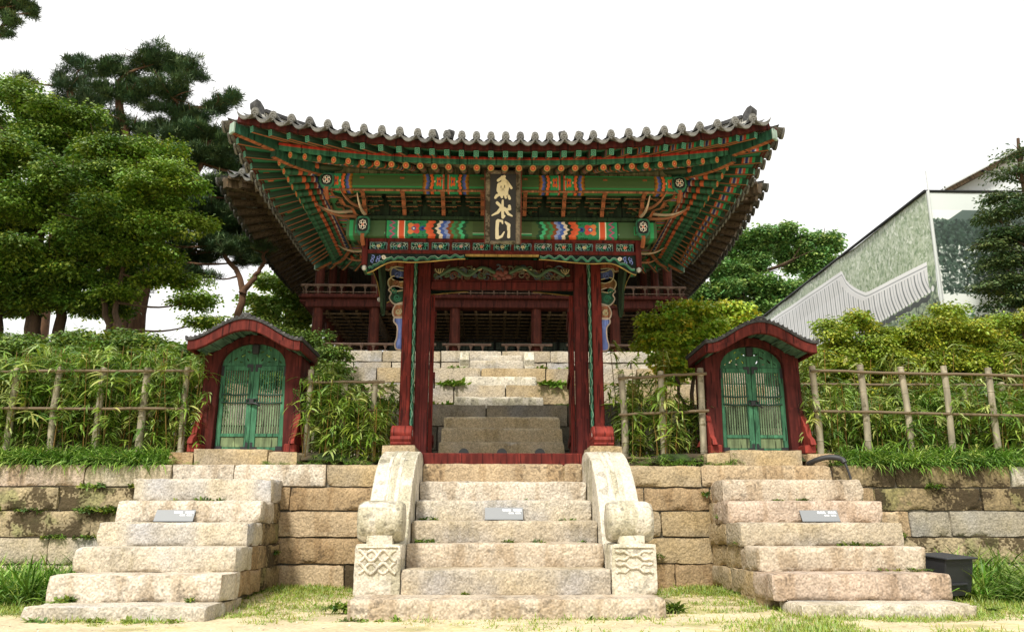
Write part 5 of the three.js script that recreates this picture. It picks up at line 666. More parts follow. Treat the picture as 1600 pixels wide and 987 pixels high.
const frontPrint = canvasTex(900, 700, (c, w, h) => { // a photo print of dark pines with bright sky between
  const q = RNG(6); c.fillStyle = '#dfe4de'; c.fillRect(0, 0, w, h); c.fillStyle = '#cfd6d2'; c.fillRect(0, 0, w, h * 0.09); c.fillStyle = '#51615a'; c.beginPath(); c.moveTo(0, h * 0.2); c.lineTo(w * 0.12, h * 0.09); c.lineTo(w * 0.75, h * 0.1); c.lineTo(w, h * 0.2); c.lineTo(w, h * 0.27); c.lineTo(0, h * 0.26); c.fill();
  const dk = ['#24352a', '#1d2a25', '#33483a', '#41584a', '#2c3d33']; dab(c, 6000, 0, h * 0.14, w, h * 0.36, dk, 3, 10, q); dab(c, 1400, w * 0.02, h * 0.36, w * 0.3, h * 0.5, dk, 2, 9, q); dab(c, 2600, w * 0.3, h * 0.36, w, h * 0.6, dk, 3, 10, q); dab(c, 9000, 0, h * 0.6, w, h, [...dk, '#3f5a3e', '#121a16', '#5a6f52'], 3, 11, q); dab(c, 700, 0, h * 0.58, w, h * 0.66, ['#5c8a58', '#47704a', '#6c9a62'], 2, 8, q);
  c.strokeStyle = '#1a211d'; for (const [x, a] of [[0.42, 30], [0.6, -40], [0.25, 60]]) { c.lineWidth = 22; c.beginPath(); c.moveTo(w * x + a, h); c.quadraticCurveTo(w * x - a * 0.6, h * 0.6, w * x, h * 0.3); c.stroke(); }
  c.strokeStyle = '#d8dedb'; c.globalAlpha = 0.6; c.lineWidth = 5; for (let i = 0; i < 5; i++) { c.beginPath(); c.moveTo(w * 0.3 + i * 30, h * 0.38); c.lineTo(w * 0.42 + i * 34, h * 0.31); c.stroke(); } c.globalAlpha = 0.5; c.lineWidth = 8; for (const [x, y, x2, y2] of [[0.05, 0.72, 0.3, 0.68], [0.3, 0.95, 0.42, 0.74], [0.35, 0.8, 0.6, 0.83]]) { c.beginPath(); c.moveTo(w * x, h * y); c.quadraticCurveTo(w * (x + x2) / 2, h * (y - 0.03), w * x2, h * y2); c.stroke(); } c.globalAlpha = 1;
});
{
  const t = thing('scaffold_shelter', 'covered scaffold wrapped in printed screens of a tiled roof and trees, far right', 'scaffold', [0, 0, 0]), vinyl = (m) => mat([0.88, 0.88, 0.88], { map: m, roughness: 0.5 }), gp = mat([0.5, 0.52, 0.52], { roughness: 0.5, metalness: 0.3 }), plainV = mat([0.6, 0.63, 0.63], { roughness: 0.5 });
  const X = 8.96, Z = -5.4, Y0 = 3.2, Y1 = 7.63, back = -16;
  const warp = (g, n) => { const p = g.attributes.position; for (let i = 0; i < p.count; i++) { const w = 0.03 * noise3(p.getX(i) * 0.9, p.getY(i) * 0.9, p.getZ(i) * 0.9 + n); p.setXYZ(i, p.getX(i) + (n ? w : 0), p.getY(i), p.getZ(i) + (n ? 0 : w)); } g.computeVertexNormals(); return g; };
  part('side_screen', warp(grid(30, 10, (u, v) => [X, lerp(Y0, Y1, v), lerp(back, Z, u)]), 5), vinyl(sidePrint), t);
  part('front_screen', warp(grid(20, 12, (u, v) => [lerp(X, 15, u), lerp(Y0, Y1, v), Z]), 0), vinyl(frontPrint), t);
  for (const x of [X, 10.6, 12.4, 14.6]) part('scaffold_pole', tube([V3(x + 0.03, 2.5, Z + 0.05), V3(x + 0.03, Y1 + (x === X ? 0.45 : 0), Z + 0.05)], x === X ? 0.016 : 0.02, 8), gp, t);
  part('corner_sleeve', tube([V3(X - 0.01, Y0, Z + 0.04), V3(X + 0.02, Y1, Z + 0.04)], 0.035, 8), mat([0.5, 0.53, 0.51], { roughness: 0.35 }), t);
  part('top_rail', tube([V3(X - 0.02, Y1 + 0.02, Z), V3(X - 0.02, Y1 + 0.02, back)], 0.035, 8), P.iron, t); part('top_rail', tube([V3(X - 0.02, Y1 + 0.02, Z), V3(15, Y1 + 0.02, Z)], 0.03, 8), P.iron, t);
  const gable = extrude([[9.55, 7.7], [15, 7.7], [15, 10.6]].map(([x, y]) => [x, y]), 0.04, 0); gable.translate(0, 0, Z - 0.3); part('gable_sheet', boxUV(gable), plainV, t);
  part('roof_edge', sweep([V3(9.4, 7.66, Z - 0.25), V3(15, 10.66, Z - 0.25)], 0.5, 0.09), P.oldWood, t); part('roof_edge_rail', sweep([V3(9.35, 7.72, Z + 0.05), V3(15, 10.74, Z + 0.05)], 0.06, 0.05), plainV, t); part('brace', tube([V3(10.2, 8.12, Z + 0.04), V3(11.6, 7.66, Z + 0.04)], 0.02, 6), P.iron, t);
  part('roof_sheet', sweep([V3(9.4, 7.74, -13), V3(15, 10.74, -13)], 15, 0.05), plainV, t);
  rebase(t, 11, 3.2, -6);
}
// black floodlight box and black hose
{
  const t = thing('floodlight_box', 'black floodlight box standing in the grass right of the right staircase', 'floodlight', [0, 0, 0]), m = mat([0.022, 0.023, 0.026], { roughness: 0.6 });
  const body = part('housing', profileX([[-0.2, 0], [0.14, 0], [0.2, 0.3], [0.2, 0.36], [-0.22, 0.36]], -0.17, 0.17, 0.012), m, t); part('lid', bx(-0.2, 0.2, 0.365, 0.385, -0.25, 0.26, 0.006), m, t); part('fin', bx(-0.1, 0.1, 0.1, 0.12, 0.17, 0.2, 0.003), m, t);
  t.position.set(4.72, 0.12, 1.45); t.rotation.y = 0.25; t.rotation.x = 0.08;
}
{
  const t = thing('hose', 'thick black hose looped over the wall top above the right staircase', 'hose', [0, 0, 0]), m = mat([0.03, 0.03, 0.032], { roughness: 0.55 });
  part('hose_loop', tube(curve([[4.0, 1.6, -0.25], [4.06, 1.64, -0.1], [4.16, 1.665, -0.03], [4.27, 1.655, 0.03], [4.33, 1.63, 0.05], [4.345, 1.59, 0.07]], 24), 0.035, 8), m, t); part('hose_end', tube(curve([[4.345, 1.6, 0.068], [4.37, 1.5, 0.085], [4.395, 1.38, 0.09]], 10), 0.016, 8), m, t); rebase(t, 4.2, 1.6, 0);
}
// ---------------------------------------------------------------- leaves
const G = RNG(777), gr = (a, b) => a + (b - a) * G();
function blades(list) { // each blade: base, direction, length, width, droop, roll -> a bent, pointed strip
  const pos = [];
  for (const { p, d, l, w, droop, roll = 0, n = 3 } of list) {
    const side = V3(-d.z, 0, d.x); if (side.length() < 0.05) side.set(cos(roll), 0, sin(roll)); side.normalize(); side.applyAxisAngle(d, roll); let q = p.clone(), dir = d.clone(), prev = null;
    for (let i = 0; i <= n; i++) { const t = i / n, ww = w * 0.5 * (n === 2 ? [0.25, 1, 0][i] : [0.3, 1, 0.75, 0][i] ?? (1 - t)); const a = q.clone().addScaledVector(side, ww), b = q.clone().addScaledVector(side, -ww); if (prev) { const [c, e] = prev; for (const v of i === n ? [c, e, q] : [c, e, b, c, b, a]) pos.push(v.x, v.y, v.z); } prev = [a, b]; dir = dir.clone().add(V3(0, -droop / n, 0)).normalize(); q = q.clone().addScaledVector(dir, l / n); }
  }
  const g = new THREE.BufferGeometry(); g.setAttribute('position', new THREE.BufferAttribute(new Float32Array(pos), 3)); g.computeVertexNormals(); return plain(g);
}
const rdir = (up0, up1) => { const a = gr(0, 2 * PI), y = gr(up0, up1), r = sqrt(max(0, 1 - y * y)); return V3(cos(a) * r, y, sin(a) * r); };
const bambooGeo = [0, 1, 2].map(() => blades(Array.from({ length: 6 }, () => ({ p: V3(gr(-0.02, 0.02), gr(-0.05, 0.04), gr(-0.02, 0.02)), d: rdir(-0.1, 0.75), l: gr(0.13, 0.29), w: gr(0.02, 0.034), droop: gr(0.7, 1.8), roll: gr(-0.6, 0.6) }))));
const tuftGeo = [0, 1].map(() => blades(Array.from({ length: 16 }, () => ({ p: V3(gr(-0.04, 0.04), 0, gr(-0.04, 0.04)), d: rdir(0.45, 0.95), l: gr(0.2, 0.36), w: gr(0.014, 0.022), droop: gr(0.8, 1.8), roll: gr(-0.4, 0.4) }))));
const longTuftGeo = blades(Array.from({ length: 16 }, () => ({ p: V3(gr(-0.06, 0.06), 0, gr(-0.06, 0.06)), d: rdir(0.6, 0.98), l: gr(0.35, 0.6), w: gr(0.012, 0.022), droop: gr(0.5, 1.5), roll: gr(-0.4, 0.4) })));
const lawnGeo = blades(Array.from({ length: 9 }, () => ({ p: V3(gr(-0.04, 0.04), 0, gr(-0.04, 0.04)), d: rdir(0.3, 0.95), l: gr(0.03, 0.075), w: gr(0.007, 0.012), droop: gr(0.2, 1.2), n: 2 })));
const weedGeo = blades(Array.from({ length: 14 }, () => ({ p: V3(gr(-0.03, 0.03), 0, gr(-0.02, 0.02)), d: rdir(0.1, 0.9), l: gr(0.03, 0.08), w: gr(0.014, 0.026), droop: gr(0.2, 1.2), n: 2, roll: gr(-0.7, 0.7) })));
const flat = (n, rad, l0, l1, w, thick, fold = 0.3) => blades(Array.from({ length: n }, () => { const a = gr(0, 2 * PI), r = rad * sqrt(G()), d = V3(cos(a + gr(-0.8, 0.8)), gr(-0.35, 0.2), sin(a + gr(-0.8, 0.8))).normalize(); return { p: V3(cos(a) * r, gr(-thick, thick), sin(a) * r), d, l: gr(l0, l1), w: w * gr(0.8, 1.2), droop: gr(0.1, 0.8), roll: gr(-fold, fold), n: 2 }; }));
const mapleGeo = [0, 1].map(() => flat(44, 0.3, 0.05, 0.085, 0.05, 0.07, 1.0)), broadGeo = [0, 1].map(() => flat(22, 0.34, 0.12, 0.2, 0.11, 0.14, 0.9)), shrubGeo = [0, 1].map(() => flat(26, 0.13, 0.035, 0.06, 0.028, 0.06, 0.9)), smallMaple = [0, 1].map(() => flat(22, 0.15, 0.045, 0.075, 0.04, 0.04, 1.3));
const pineGeo = [0, 1].map(() => blades(Array.from({ length: 34 }, () => ({ p: V3(gr(-0.1, 0.1), gr(-0.03, 0.05), gr(-0.1, 0.1)), d: rdir(-0.2, 0.98), l: gr(0.14, 0.24), w: 0.016, droop: 0.1, n: 2 }))));
const hemGeo = [0, 1].map(() => flat(30, 0.22, 0.04, 0.08, 0.03, 0.03, 0.8));
const vary = (c, k, warm = 0.25) => { const m = 1 + gr(-k, k), w = gr(-warm, warm); return [c[0] * m * (1 + w), c[1] * m, c[2] * m * (1 - w * 0.5)]; };

// ---------------------------------------------------------------- trees and shrubs
function lobePoints(lobes, dens, bias = 0.2) { // each lobe is a handful of smaller tufts that stick out and leave gaps
  const out = [];
  for (const [x, y, z, rx, ry] of lobes) {
    const n = Math.round(dens * (rx * rx + rx * ry * 1.4)), m = 9 + floor(6 * G());
    for (let k = 0; k < m; k++) { const D = rdir(-0.75, 1), rad = pow(G(), 0.5) * gr(0.75, 1.12), cx = x + D.x * rad * rx, cy = y + D.y * rad * ry, cz = z + D.z * rad * rx * 0.9, sr = rx * gr(0.24, 0.44), sy = ry * gr(0.2, 0.42), q = Math.ceil(n / m * gr(0.6, 1.4));
      for (let i = 0; i < q; i++) { const d = rdir(-1, 1), r = pow(G(), 0.5); out.push([cx + d.x * r * sr, cy + d.y * r * sy - 0.25 * sy * r * r, cz + d.z * r * sr, D.clone().lerp(d, 0.5), r]); } }
  }
  return out;
}
function plant(name, label, category, base, { lobes, dens, geos, size, cols, material = LEAF, trunks = [], limbR = 0.05, bark = B.bark, limbs = true, tiltK = 0.35, group, leafName = 'crown' }) {
  const t = thing(name, label, category, [0, 0, 0], group), pts = lobePoints(lobes, dens);
  trunks.forEach(([p, r0, r1], i) => { const c = curve(p, 22); part('trunk', tube(c.map((v, k) => v.clone().add(V3(0.04 * noise3(k * 0.5, i, 1), 0, 0.04 * noise3(k * 0.5, i, 7)))), (u) => lerp(r0, r1, u) * (1 + 0.5 * pow(1 - u, 12)), 9), bark, t); });
  if (limbs) { const tp = trunks.flatMap(([p]) => curve(p, 14)); const gs = []; for (const [x, y, z, rx] of lobes) { const c = V3(x, y, z); let b = tp[0], bd = 1e9; for (const q of tp) { const dd = q.distanceTo(c) + (q.y > c.y + 0.1 ? 2 * (q.y - c.y) : 0); if (dd < bd) { bd = dd; b = q; } } const m = b.clone().lerp(c, 0.5).add(V3(gr(-0.15, 0.15), -0.12 * bd * 0.5, gr(-0.15, 0.15))); gs.push(tube(curve([b, m, c], 10), (u) => limbR * lerp(1, 0.35, u), 6)); for (let k = 0; k < 4; k++) { const d = rdir(-0.1, 0.6); gs.push(tube(curve([c.clone().lerp(m, 0.35), c.clone().addScaledVector(d, rx * 0.4), c.clone().addScaledVector(d, rx * 0.85)], 6), (u) => limbR * lerp(0.42, 0.12, u), 5)); } } part('branches', merge(gs), bark, t, true); }
  geos.forEach((g, gi) => { const l = pts.filter((_, i) => i % geos.length === gi).map(([x, y, z, d, r]) => ({ p: [x, y, z], e: [gr(-tiltK, tiltK) + d.z * 0.35 * r, gr(0, 6.28), gr(-tiltK, tiltK) - d.x * 0.35 * r], s: size * gr(0.6, 1.35), c: vary(cols[floor(G() * cols.length)], 0.25) })); copies(leafName, g, material, l, t, true); });
  return rebase(t, ...base);
}
const MAPLE = [[0.145, 0.256, 0.026], [0.193, 0.324, 0.034], [0.103, 0.190, 0.022], [0.266, 0.390, 0.047]], PINE = [[0.05, 0.1, 0.035], [0.07, 0.13, 0.04], [0.04, 0.08, 0.03], [0.1, 0.16, 0.05]], BROAD = [[0.187, 0.340, 0.08], [0.234, 0.400, 0.09], [0.140, 0.260, 0.065], [0.309, 0.470, 0.12]];
plant('maple_tree', 'large dark green maple filling the left edge, with several dark stems', 'tree', [-10.6, 4.6, -8], { lobes: [[-11.71,11.01,-8,0.92,0.61],[-10.69,10.34,-8,1.07,0.53],[-9.17,9.12,-7,0.86,0.5],[-10.88,9.02,-7,1.14,0.64],[-9.36,8.04,-6.5,1.24,0.55],[-10.82,7.62,-7,1.26,0.63],[-8.7,7.15,-6.5,1.09,0.48],[-9.97,6.58,-7,1.25,0.49],[-10.87,6.14,-7.5,0.99,0.42],[-8.44,6.6,-7,0.84,0.39],[-9.46,6.15,-7.5,0.85,0.31],[-12.73,8.81,-8,1.34,0.89],[-12.57,6.89,-8,1.31,0.73],[-13.06,10.91,-8.5,1.1,0.78],[-10.2,9.7,-8.3,1.2,0.7],[-11.6,9.9,-8,1,0.6],[-10.2,8.4,-8.4,1.4,0.8],[-11.9,7.9,-8.2,1.2,0.6],[-9.6,7.3,-8.3,1.2,0.6],[-11.3,6.9,-8.6,1.2,0.6],[-10.3,5.75,-8.2,0.9,0.3],[-9.2,5.7,-7.8,0.8,0.25],[-11.6,5.9,-8.2,0.9,0.35],[-8.6,6.1,-7.3,0.6,0.25]], dens: 230, geos: mapleGeo, size: 0.9, cols: MAPLE, trunks: [[[[-10.5, 4.1, -8], [-10.6, 5.4, -8], [-10.75, 6.6, -8], [-10.6, 8.5, -8]], 0.2, 0.08], [[[-10.05, 4.1, -8.2], [-10.12, 5.4, -8.2], [-9.95, 6.6, -8], [-9.5, 8.2, -7.6]], 0.15, 0.06], [[[-11.3, 4.1, -8.1], [-11.5, 5.6, -8.1], [-11.9, 7.4, -8.2]], 0.16, 0.06]], limbR: 0.06 });
plant('maple_tree', 'fresh light green maple in front of the pine trunks, right of the large maple', 'tree', [-8.3, 4.2, -7], { lobes: [[-8.02,9.13,-7,0.65,0.36],[-7.18,8.37,-6.5,0.63,0.31],[-7.91,8.06,-6.5,0.83,0.42],[-7.31,7.61,-6.5,0.69,0.34],[-6.84,8.02,-6.4,0.35,0.21],[-7.75,7.09,-6.7,0.83,0.35],[-6.73,7.32,-6.7,0.42,0.19],[-8.62,8.73,-7,0.64,0.43],[-7.29,6.14,-7.4,0.71,0.13],[-7.47,6.6,-7,0.56,0.18],[-8.34,5.72,-7,0.45,0.18],[-6.68,5.7,-7.4,0.56,0.1],[-8.3,7.6,-7.2,0.9,0.5],[-8.5,6.6,-7.2,0.8,0.3],[-6.5,5.2,-7.4,0.4,0.08]], dens: 190, geos: mapleGeo, size: 0.85, cols: [[0.19, 0.31, 0.025], [0.24, 0.37, 0.03], [0.14, 0.24, 0.02], [0.31, 0.43, 0.05]], trunks: [[[[-8.05, 4.1, -7], [-8.17, 4.9, -7], [-8.32, 5.6, -7], [-8.0, 7.4, -7]], 0.09, 0.04], [[[-8.4, 4.1, -7.1], [-8.48, 5.0, -7.1], [-8.64, 5.8, -7.1], [-8.6, 7.6, -7.1]], 0.085, 0.04]], limbR: 0.035 });
plant('pine_tree', 'tall dark pine with the highest crown, behind the maples on the left', 'tree', [-11.2, 4.6, -13], { lobes: [[-11.97,14.68,-13,0.79,0.45],[-10.81,14.92,-13,1.09,0.5],[-9.79,14.71,-13,0.7,0.45],[-11.48,13.8,-13,1.08,0.42],[-9.99,13.54,-12.5,1.16,0.45],[-9.43,12.95,-13,0.98,0.32],[-8.59,13.51,-13,0.69,0.28],[-11.17,12.82,-13,1.07,0.4],[-8.81,12.4,-13,0.68,0.24],[-8.23,13.85,-13,0.24,0.16],[-12.3,12.6,-13.2,1,0.5],[-10.3,12.2,-13.3,1,0.35]], dens: 180, geos: pineGeo, size: 1.0, cols: PINE, material: NEEDLE, bark: B.pineBark, trunks: [[[[-11.0, 4, -13], [-10.9, 8, -13], [-11.0, 11, -13], [-11.57, 12.9, -13], [-11.85, 14.3, -13]], 0.3, 0.09], [[[-10.9, 10, -13], [-10.3, 11.9, -13], [-9.9, 13.4, -13]], 0.16, 0.07]], limbR: 0.06, tiltK: 0.5 });
plant('pine_tree', 'distant blue-green pine tops showing above the large maple, left', 'tree', [-14.2, 4.6, -15], { lobes: [[-14.4,15.2,-15,0.85,0.6],[-14.2,15.9,-15,0.5,0.4],[-15.9,15.4,-15,0.45,0.3],[-13.4,14.5,-15,0.8,0.5],[-15.2,14.4,-15,1,0.5],[-14.2,13.6,-15,1.2,0.6]], dens: 150, geos: pineGeo, size: 1.05, cols: [[0.06, 0.11, 0.05], [0.08, 0.13, 0.055]], material: NEEDLE, bark: B.pineBark, trunks: [[[[-14.3, 4, -15], [-14.2, 10, -15], [-14.3, 15.4, -15]], 0.28, 0.07]], limbR: 0.05, tiltK: 0.5 });
plant('pine_tree', 'dark pine with thick reddish trunk and flat tiers beside the left gate eave', 'tree', [-9.6, 4.6, -11], { lobes: [[-8.06,11.44,-11,0.8,0.3],[-8.18,10.75,-11,0.89,0.24],[-7.58,9.99,-11,0.79,0.22],[-7.13,9.86,-11.6,0.72,0.22],[-7.87,9.23,-11,0.78,0.2],[-7.24,8.98,-11.3,0.79,0.24],[-6.71,8.64,-11.4,0.49,0.2],[-7.44,8.31,-11,0.69,0.16],[-8.78,11.43,-11,0.71,0.3],[-7.1,10.65,-11.6,0.4,0.2],[-7.58,10.95,-11,0.53,0.2],[-9.2,10.3,-11.3,0.9,0.35],[-8.8,9.2,-11.4,0.9,0.4],[-8.3,8.2,-11.6,0.8,0.3],[-9.3,8.3,-11.5,1.0,0.5],[-10.2,9.3,-11.4,0.9,0.5],[-8.0,10.0,-11.8,0.9,0.4],[-7.6,11.6,-11.5,0.6,0.25],[-8.6,10.9,-11.4,0.8,0.4],[-7.9,8.7,-11.6,0.8,0.3],[-8.9,9.9,-11.8,0.9,0.5],[-7.0,9.3,-11.8,0.6,0.25],[-8.6,7.6,-11.4,0.9,0.3],[-9.6,7.5,-11.8,0.9,0.4],[-6.9,7.9,-11.4,0.5,0.14],[-7.2,10.3,-12.2,0.7,0.35],[-6.9,9.5,-12.2,0.6,0.3],[-7.4,8.5,-12.2,0.7,0.3],[-6.7,8.9,-12.4,0.5,0.3],[-7.9,9.5,-12.3,0.7,0.4],[-7.6,11.0,-12.2,0.6,0.3]], dens: 260, geos: pineGeo, size: 0.95, cols: PINE, material: NEEDLE, bark: B.pineBark, trunks: [[[[-9.62, 4, -11], [-9.55, 6.14, -11], [-9.5, 8, -11], [-9.45, 9.5, -11], [-9.5, 11, -11]], 0.23, 0.14], [[[-9.5, 7.6, -11], [-8.9, 9.2, -11], [-8.4, 10.3, -11], [-8.1, 11.3, -11]], 0.13, 0.06]], limbR: 0.055, tiltK: 0.5 });
plant('pine_tree', 'slender crooked pine with a forked bare trunk left of the pavilion', 'tree', [-6.6, 4.6, -10], { lobes: [[-7.0,7.75,-10,0.5,0.14],[-6.1,7.85,-10,0.5,0.16],[-6.5,8.1,-10.3,0.5,0.18],[-7.4,7.0,-9.8,0.35,0.08]], dens: 200, geos: pineGeo, size: 0.8, cols: PINE, material: NEEDLE, bark: B.pineBark, trunks: [[[[-6.68, 4.2, -10], [-6.6, 6.0, -10], [-6.52, 6.75, -10], [-6.8, 7.3, -10], [-7.1, 7.7, -10]], 0.11, 0.05], [[[-6.54, 6.6, -10], [-6.3, 7.0, -10], [-6.1, 7.3, -10], [-6.05, 7.7, -10]], 0.075, 0.04]], limbR: 0.03, tiltK: 0.5 });
plant('broadleaf_tree', 'sunlit yellow-green tree under the left eave of the pavilion', 'tree', [-6.6, 4.2, -15], { lobes: [[-7.05,8.42,-15,0.71,0.45],[-6.4,7.79,-15,0.71,0.5],[-7.2,7.68,-15,0.81,0.44],[-7.57,7.15,-15,0.7,0.4],[-6.15,6.95,-15,0.8,0.4],[-6.74,6.74,-15,1,0.4],[-5.98,7.37,-15,0.4,0.5],[-7.9,6.3,-15,0.9,0.4],[-6.3,6.2,-15,1.1,0.4],[-7.2,5.8,-14.6,1,0.4]], dens: 90, geos: broadGeo, size: 0.75, cols: [[0.36, 0.48, 0.08], [0.46, 0.56, 0.12], [0.24, 0.36, 0.06]], trunks: [[[[-6.6, 4, -15], [-6.7, 5.6, -15], [-6.6, 7.5, -15]], 0.14, 0.06], [[[-6.0, 4.4, -14.9], [-6.4, 5.9, -14.9], [-7.2, 6.9, -14.9]], 0.08, 0.04]], limbR: 0.045 });
plant('broadleaf_tree', 'large rounded green tree between pavilion and printed scaffold screen', 'tree', [12, 2, -25], { lobes: [[10.03,12.16,-25,1.02,1.02],[11.28,13.39,-25,1.18,0.75],[12.76,13.56,-25,1.33,0.75],[14.98,13.58,-25,0.8,0.6],[13.88,12.8,-25,1.32,0.95],[11.76,11.87,-25,1.75,0.9],[10.24,10.96,-25,1.45,0.8],[12.86,11.12,-25,1.74,0.9],[14.36,11.59,-25,0.88,0.75],[11.34,10.07,-25,2.02,0.75],[9.09,10.95,-25,0.72,0.66],[13.36,10.09,-25,1.44,0.7],[9.4,9.4,-25,1.3,0.6],[11.5,9.0,-25,1.6,0.7],[8.4,9.9,-25.5,1,0.7]], dens: 150, geos: broadGeo, size: 0.8, cols: BROAD, trunks: [[[[12, 1, -25], [12, 6, -25], [11.8, 9, -25], [12, 12, -25]], 0.4, 0.12]], limbR: 0.09 });
plant('maple_bush', 'small yellow-green maple behind the short fence, left of the right side gate', 'shrub', [3.2, 2, -2.6], { lobes: [[2.72,4.11,-2.6,0.37,0.2],[3.21,4.34,-2.6,0.43,0.18],[3.69,4.28,-2.6,0.43,0.16],[3.95,4.12,-2.6,0.27,0.14],[2.92,3.79,-2.6,0.48,0.2],[3.34,3.85,-2.6,0.48,0.2],[2.49,3.79,-2.6,0.26,0.14],[2.64,3.47,-2.6,0.26,0.16],[3.11,3.47,-2.6,0.32,0.19],[3.46,4.06,-2.6,0.43,0.17],[3.0,4.0,-2.8,0.5,0.3],[3.5,3.6,-2.8,0.5,0.3],[2.9,3.3,-2.7,0.4,0.2]], dens: 520, geos: smallMaple, size: 1, cols: [[0.4, 0.58, 0.05], [0.5, 0.62, 0.06], [0.3, 0.46, 0.045], [0.56, 0.56, 0.06]], trunks: [[[[3.2, 1.7, -2.7], [3.15, 2.8, -2.7], [3.2, 4, -2.65]], 0.05, 0.02], [[[3.2, 1.9, -2.7], [2.9, 3.0, -2.65], [2.75, 3.9, -2.6]], 0.035, 0.015]], limbR: 0.018 });
const SHRUB = [[0.321, 0.411, 0.035], [0.401, 0.469, 0.045], [0.221, 0.314, 0.03], [0.501, 0.528, 0.07]];
[['feathery yellow-green shrub just right of the right side gate roof', [[5.56,3.96,-2.8,0.38,0.2],[5.42,3.63,-2.8,0.43,0.22],[5.0,3.3,-2.6,0.4,0.25],[5.6,3.3,-2.7,0.5,0.25]]], ['taller yellow-green shrub in front of the printed roof screen', [[6.07,4.13,-2.8,0.33,0.22],[6.08,3.74,-2.8,0.49,0.25],[6.3,3.4,-2.7,0.5,0.25],[6.59,3.48,-2.8,0.54,0.25],[6.74,3.86,-2.8,0.49,0.27]]], ['dense bright shrub below the scaffold corner pole', [[7.27,4.14,-2.8,0.44,0.22],[7.57,4.31,-2.8,0.28,0.14],[7.25,3.53,-2.8,0.54,0.25],[7.1,3.85,-2.9,0.4,0.25],[7.74,3.97,-2.8,0.49,0.25],[7.98,3.37,-2.8,0.54,0.25],[7.6,3.6,-2.9,0.5,0.3]]], ['broad olive-green shrub at the right edge behind the fence', [[8.27,3.87,-2.8,0.49,0.28],[8.86,4.09,-2.8,0.5,0.3],[8.65,3.49,-2.8,0.54,0.28],[9.35,3.76,-2.8,0.66,0.4],[8.4,3.5,-2.9,0.5,0.3],[8.2,4.2,-3.1,0.4,0.25]]]].forEach(([label, lobes]) => { const [x, , z] = lobes[1], y0 = 1.8; plant('shrub', label, 'shrub', [x, y0, z], { lobes: [...lobes, ...lobes.slice(1, 4).map(([a, b, c, d, e]) => [a, b - 0.55, c - 0.1, d * 1.1, e * 1.2])], dens: 560, geos: shrubGeo, size: 1.05, cols: SHRUB, trunks: lobes.slice(0, 3).map((l, i) => [[[x + (i - 1) * 0.15, y0 - 0.1, z], [lerp(x, l[0], 0.6), lerp(y0, l[1], 0.5), z], [l[0], l[1], l[2]]], 0.03, 0.012]), limbR: 0.012, group: 'shrubs behind the right fence' }); });
plant('conifer_tree', 'dark conifer with feathery drooping boughs at the right edge before the screens', 'tree', [10.1, 2, -4.2], { lobes: [[10.15,7.54,-4.2,0.38,0.14],[9.68,7.0,-4.2,0.38,0.1],[10.15,6.74,-4.2,0.63,0.16],[9.7,6.27,-4.2,0.5,0.13],[10.13,5.82,-4.2,0.62,0.2],[9.49,5.69,-4.2,0.37,0.11],[9.81,5.31,-4.2,0.62,0.17],[10.72,7.14,-4.2,0.7,0.45],[10.51,5.83,-4.2,0.7,0.5],[9.87,4.93,-4.2,0.61,0.2],[9.5,6.6,-4.2,0.28,0.08],[9.23,5.18,-4.2,0.31,0.1],[10,4.4,-4.2,0.7,0.3],[10.3,8.0,-4.2,0.3,0.12],[9.3,6.05,-4.2,0.25,0.06],[10.2,6.3,-4.3,0.5,0.2]], dens: 230, geos: hemGeo, size: 1, cols: [[0.06, 0.12, 0.035], [0.09, 0.15, 0.04], [0.14, 0.2, 0.055]], trunks: [[[[10.45, 1.8, -4.3], [10.4, 5, -4.3], [10.3, 8.3, -4.25]], 0.12, 0.03]], limbR: 0.022 });
plant('pine_tree', 'near pine bough hanging into the top left corner', 'tree', [-10.2, 0.5, -3], { lobes: [[-9.05,10.08,-3,0.25,0.14],[-8.76,10.12,-3,0.19,0.11],[-9.0,9.75,-3,0.27,0.12],[-8.64,9.93,-3,0.14,0.07],[-9.44,10.01,-3,0.46,0.25],[-9.45,9.58,-3,0.26,0.1],[-9.07,9.5,-3,0.16,0.06],[-9.8,10.5,-3,0.6,0.3],[-9.2,10.4,-3,0.4,0.2]], dens: 900, geos: pineGeo, size: 0.48, cols: PINE, material: NEEDLE, bark: B.pineBark, trunks: [[[[-10.4, 1.7, -3.2], [-10.3, 6, -3.2], [-10.1, 9.6, -3.1], [-10, 12, -3]], 0.2, 0.1]], limbR: 0.03, tiltK: 0.6 });

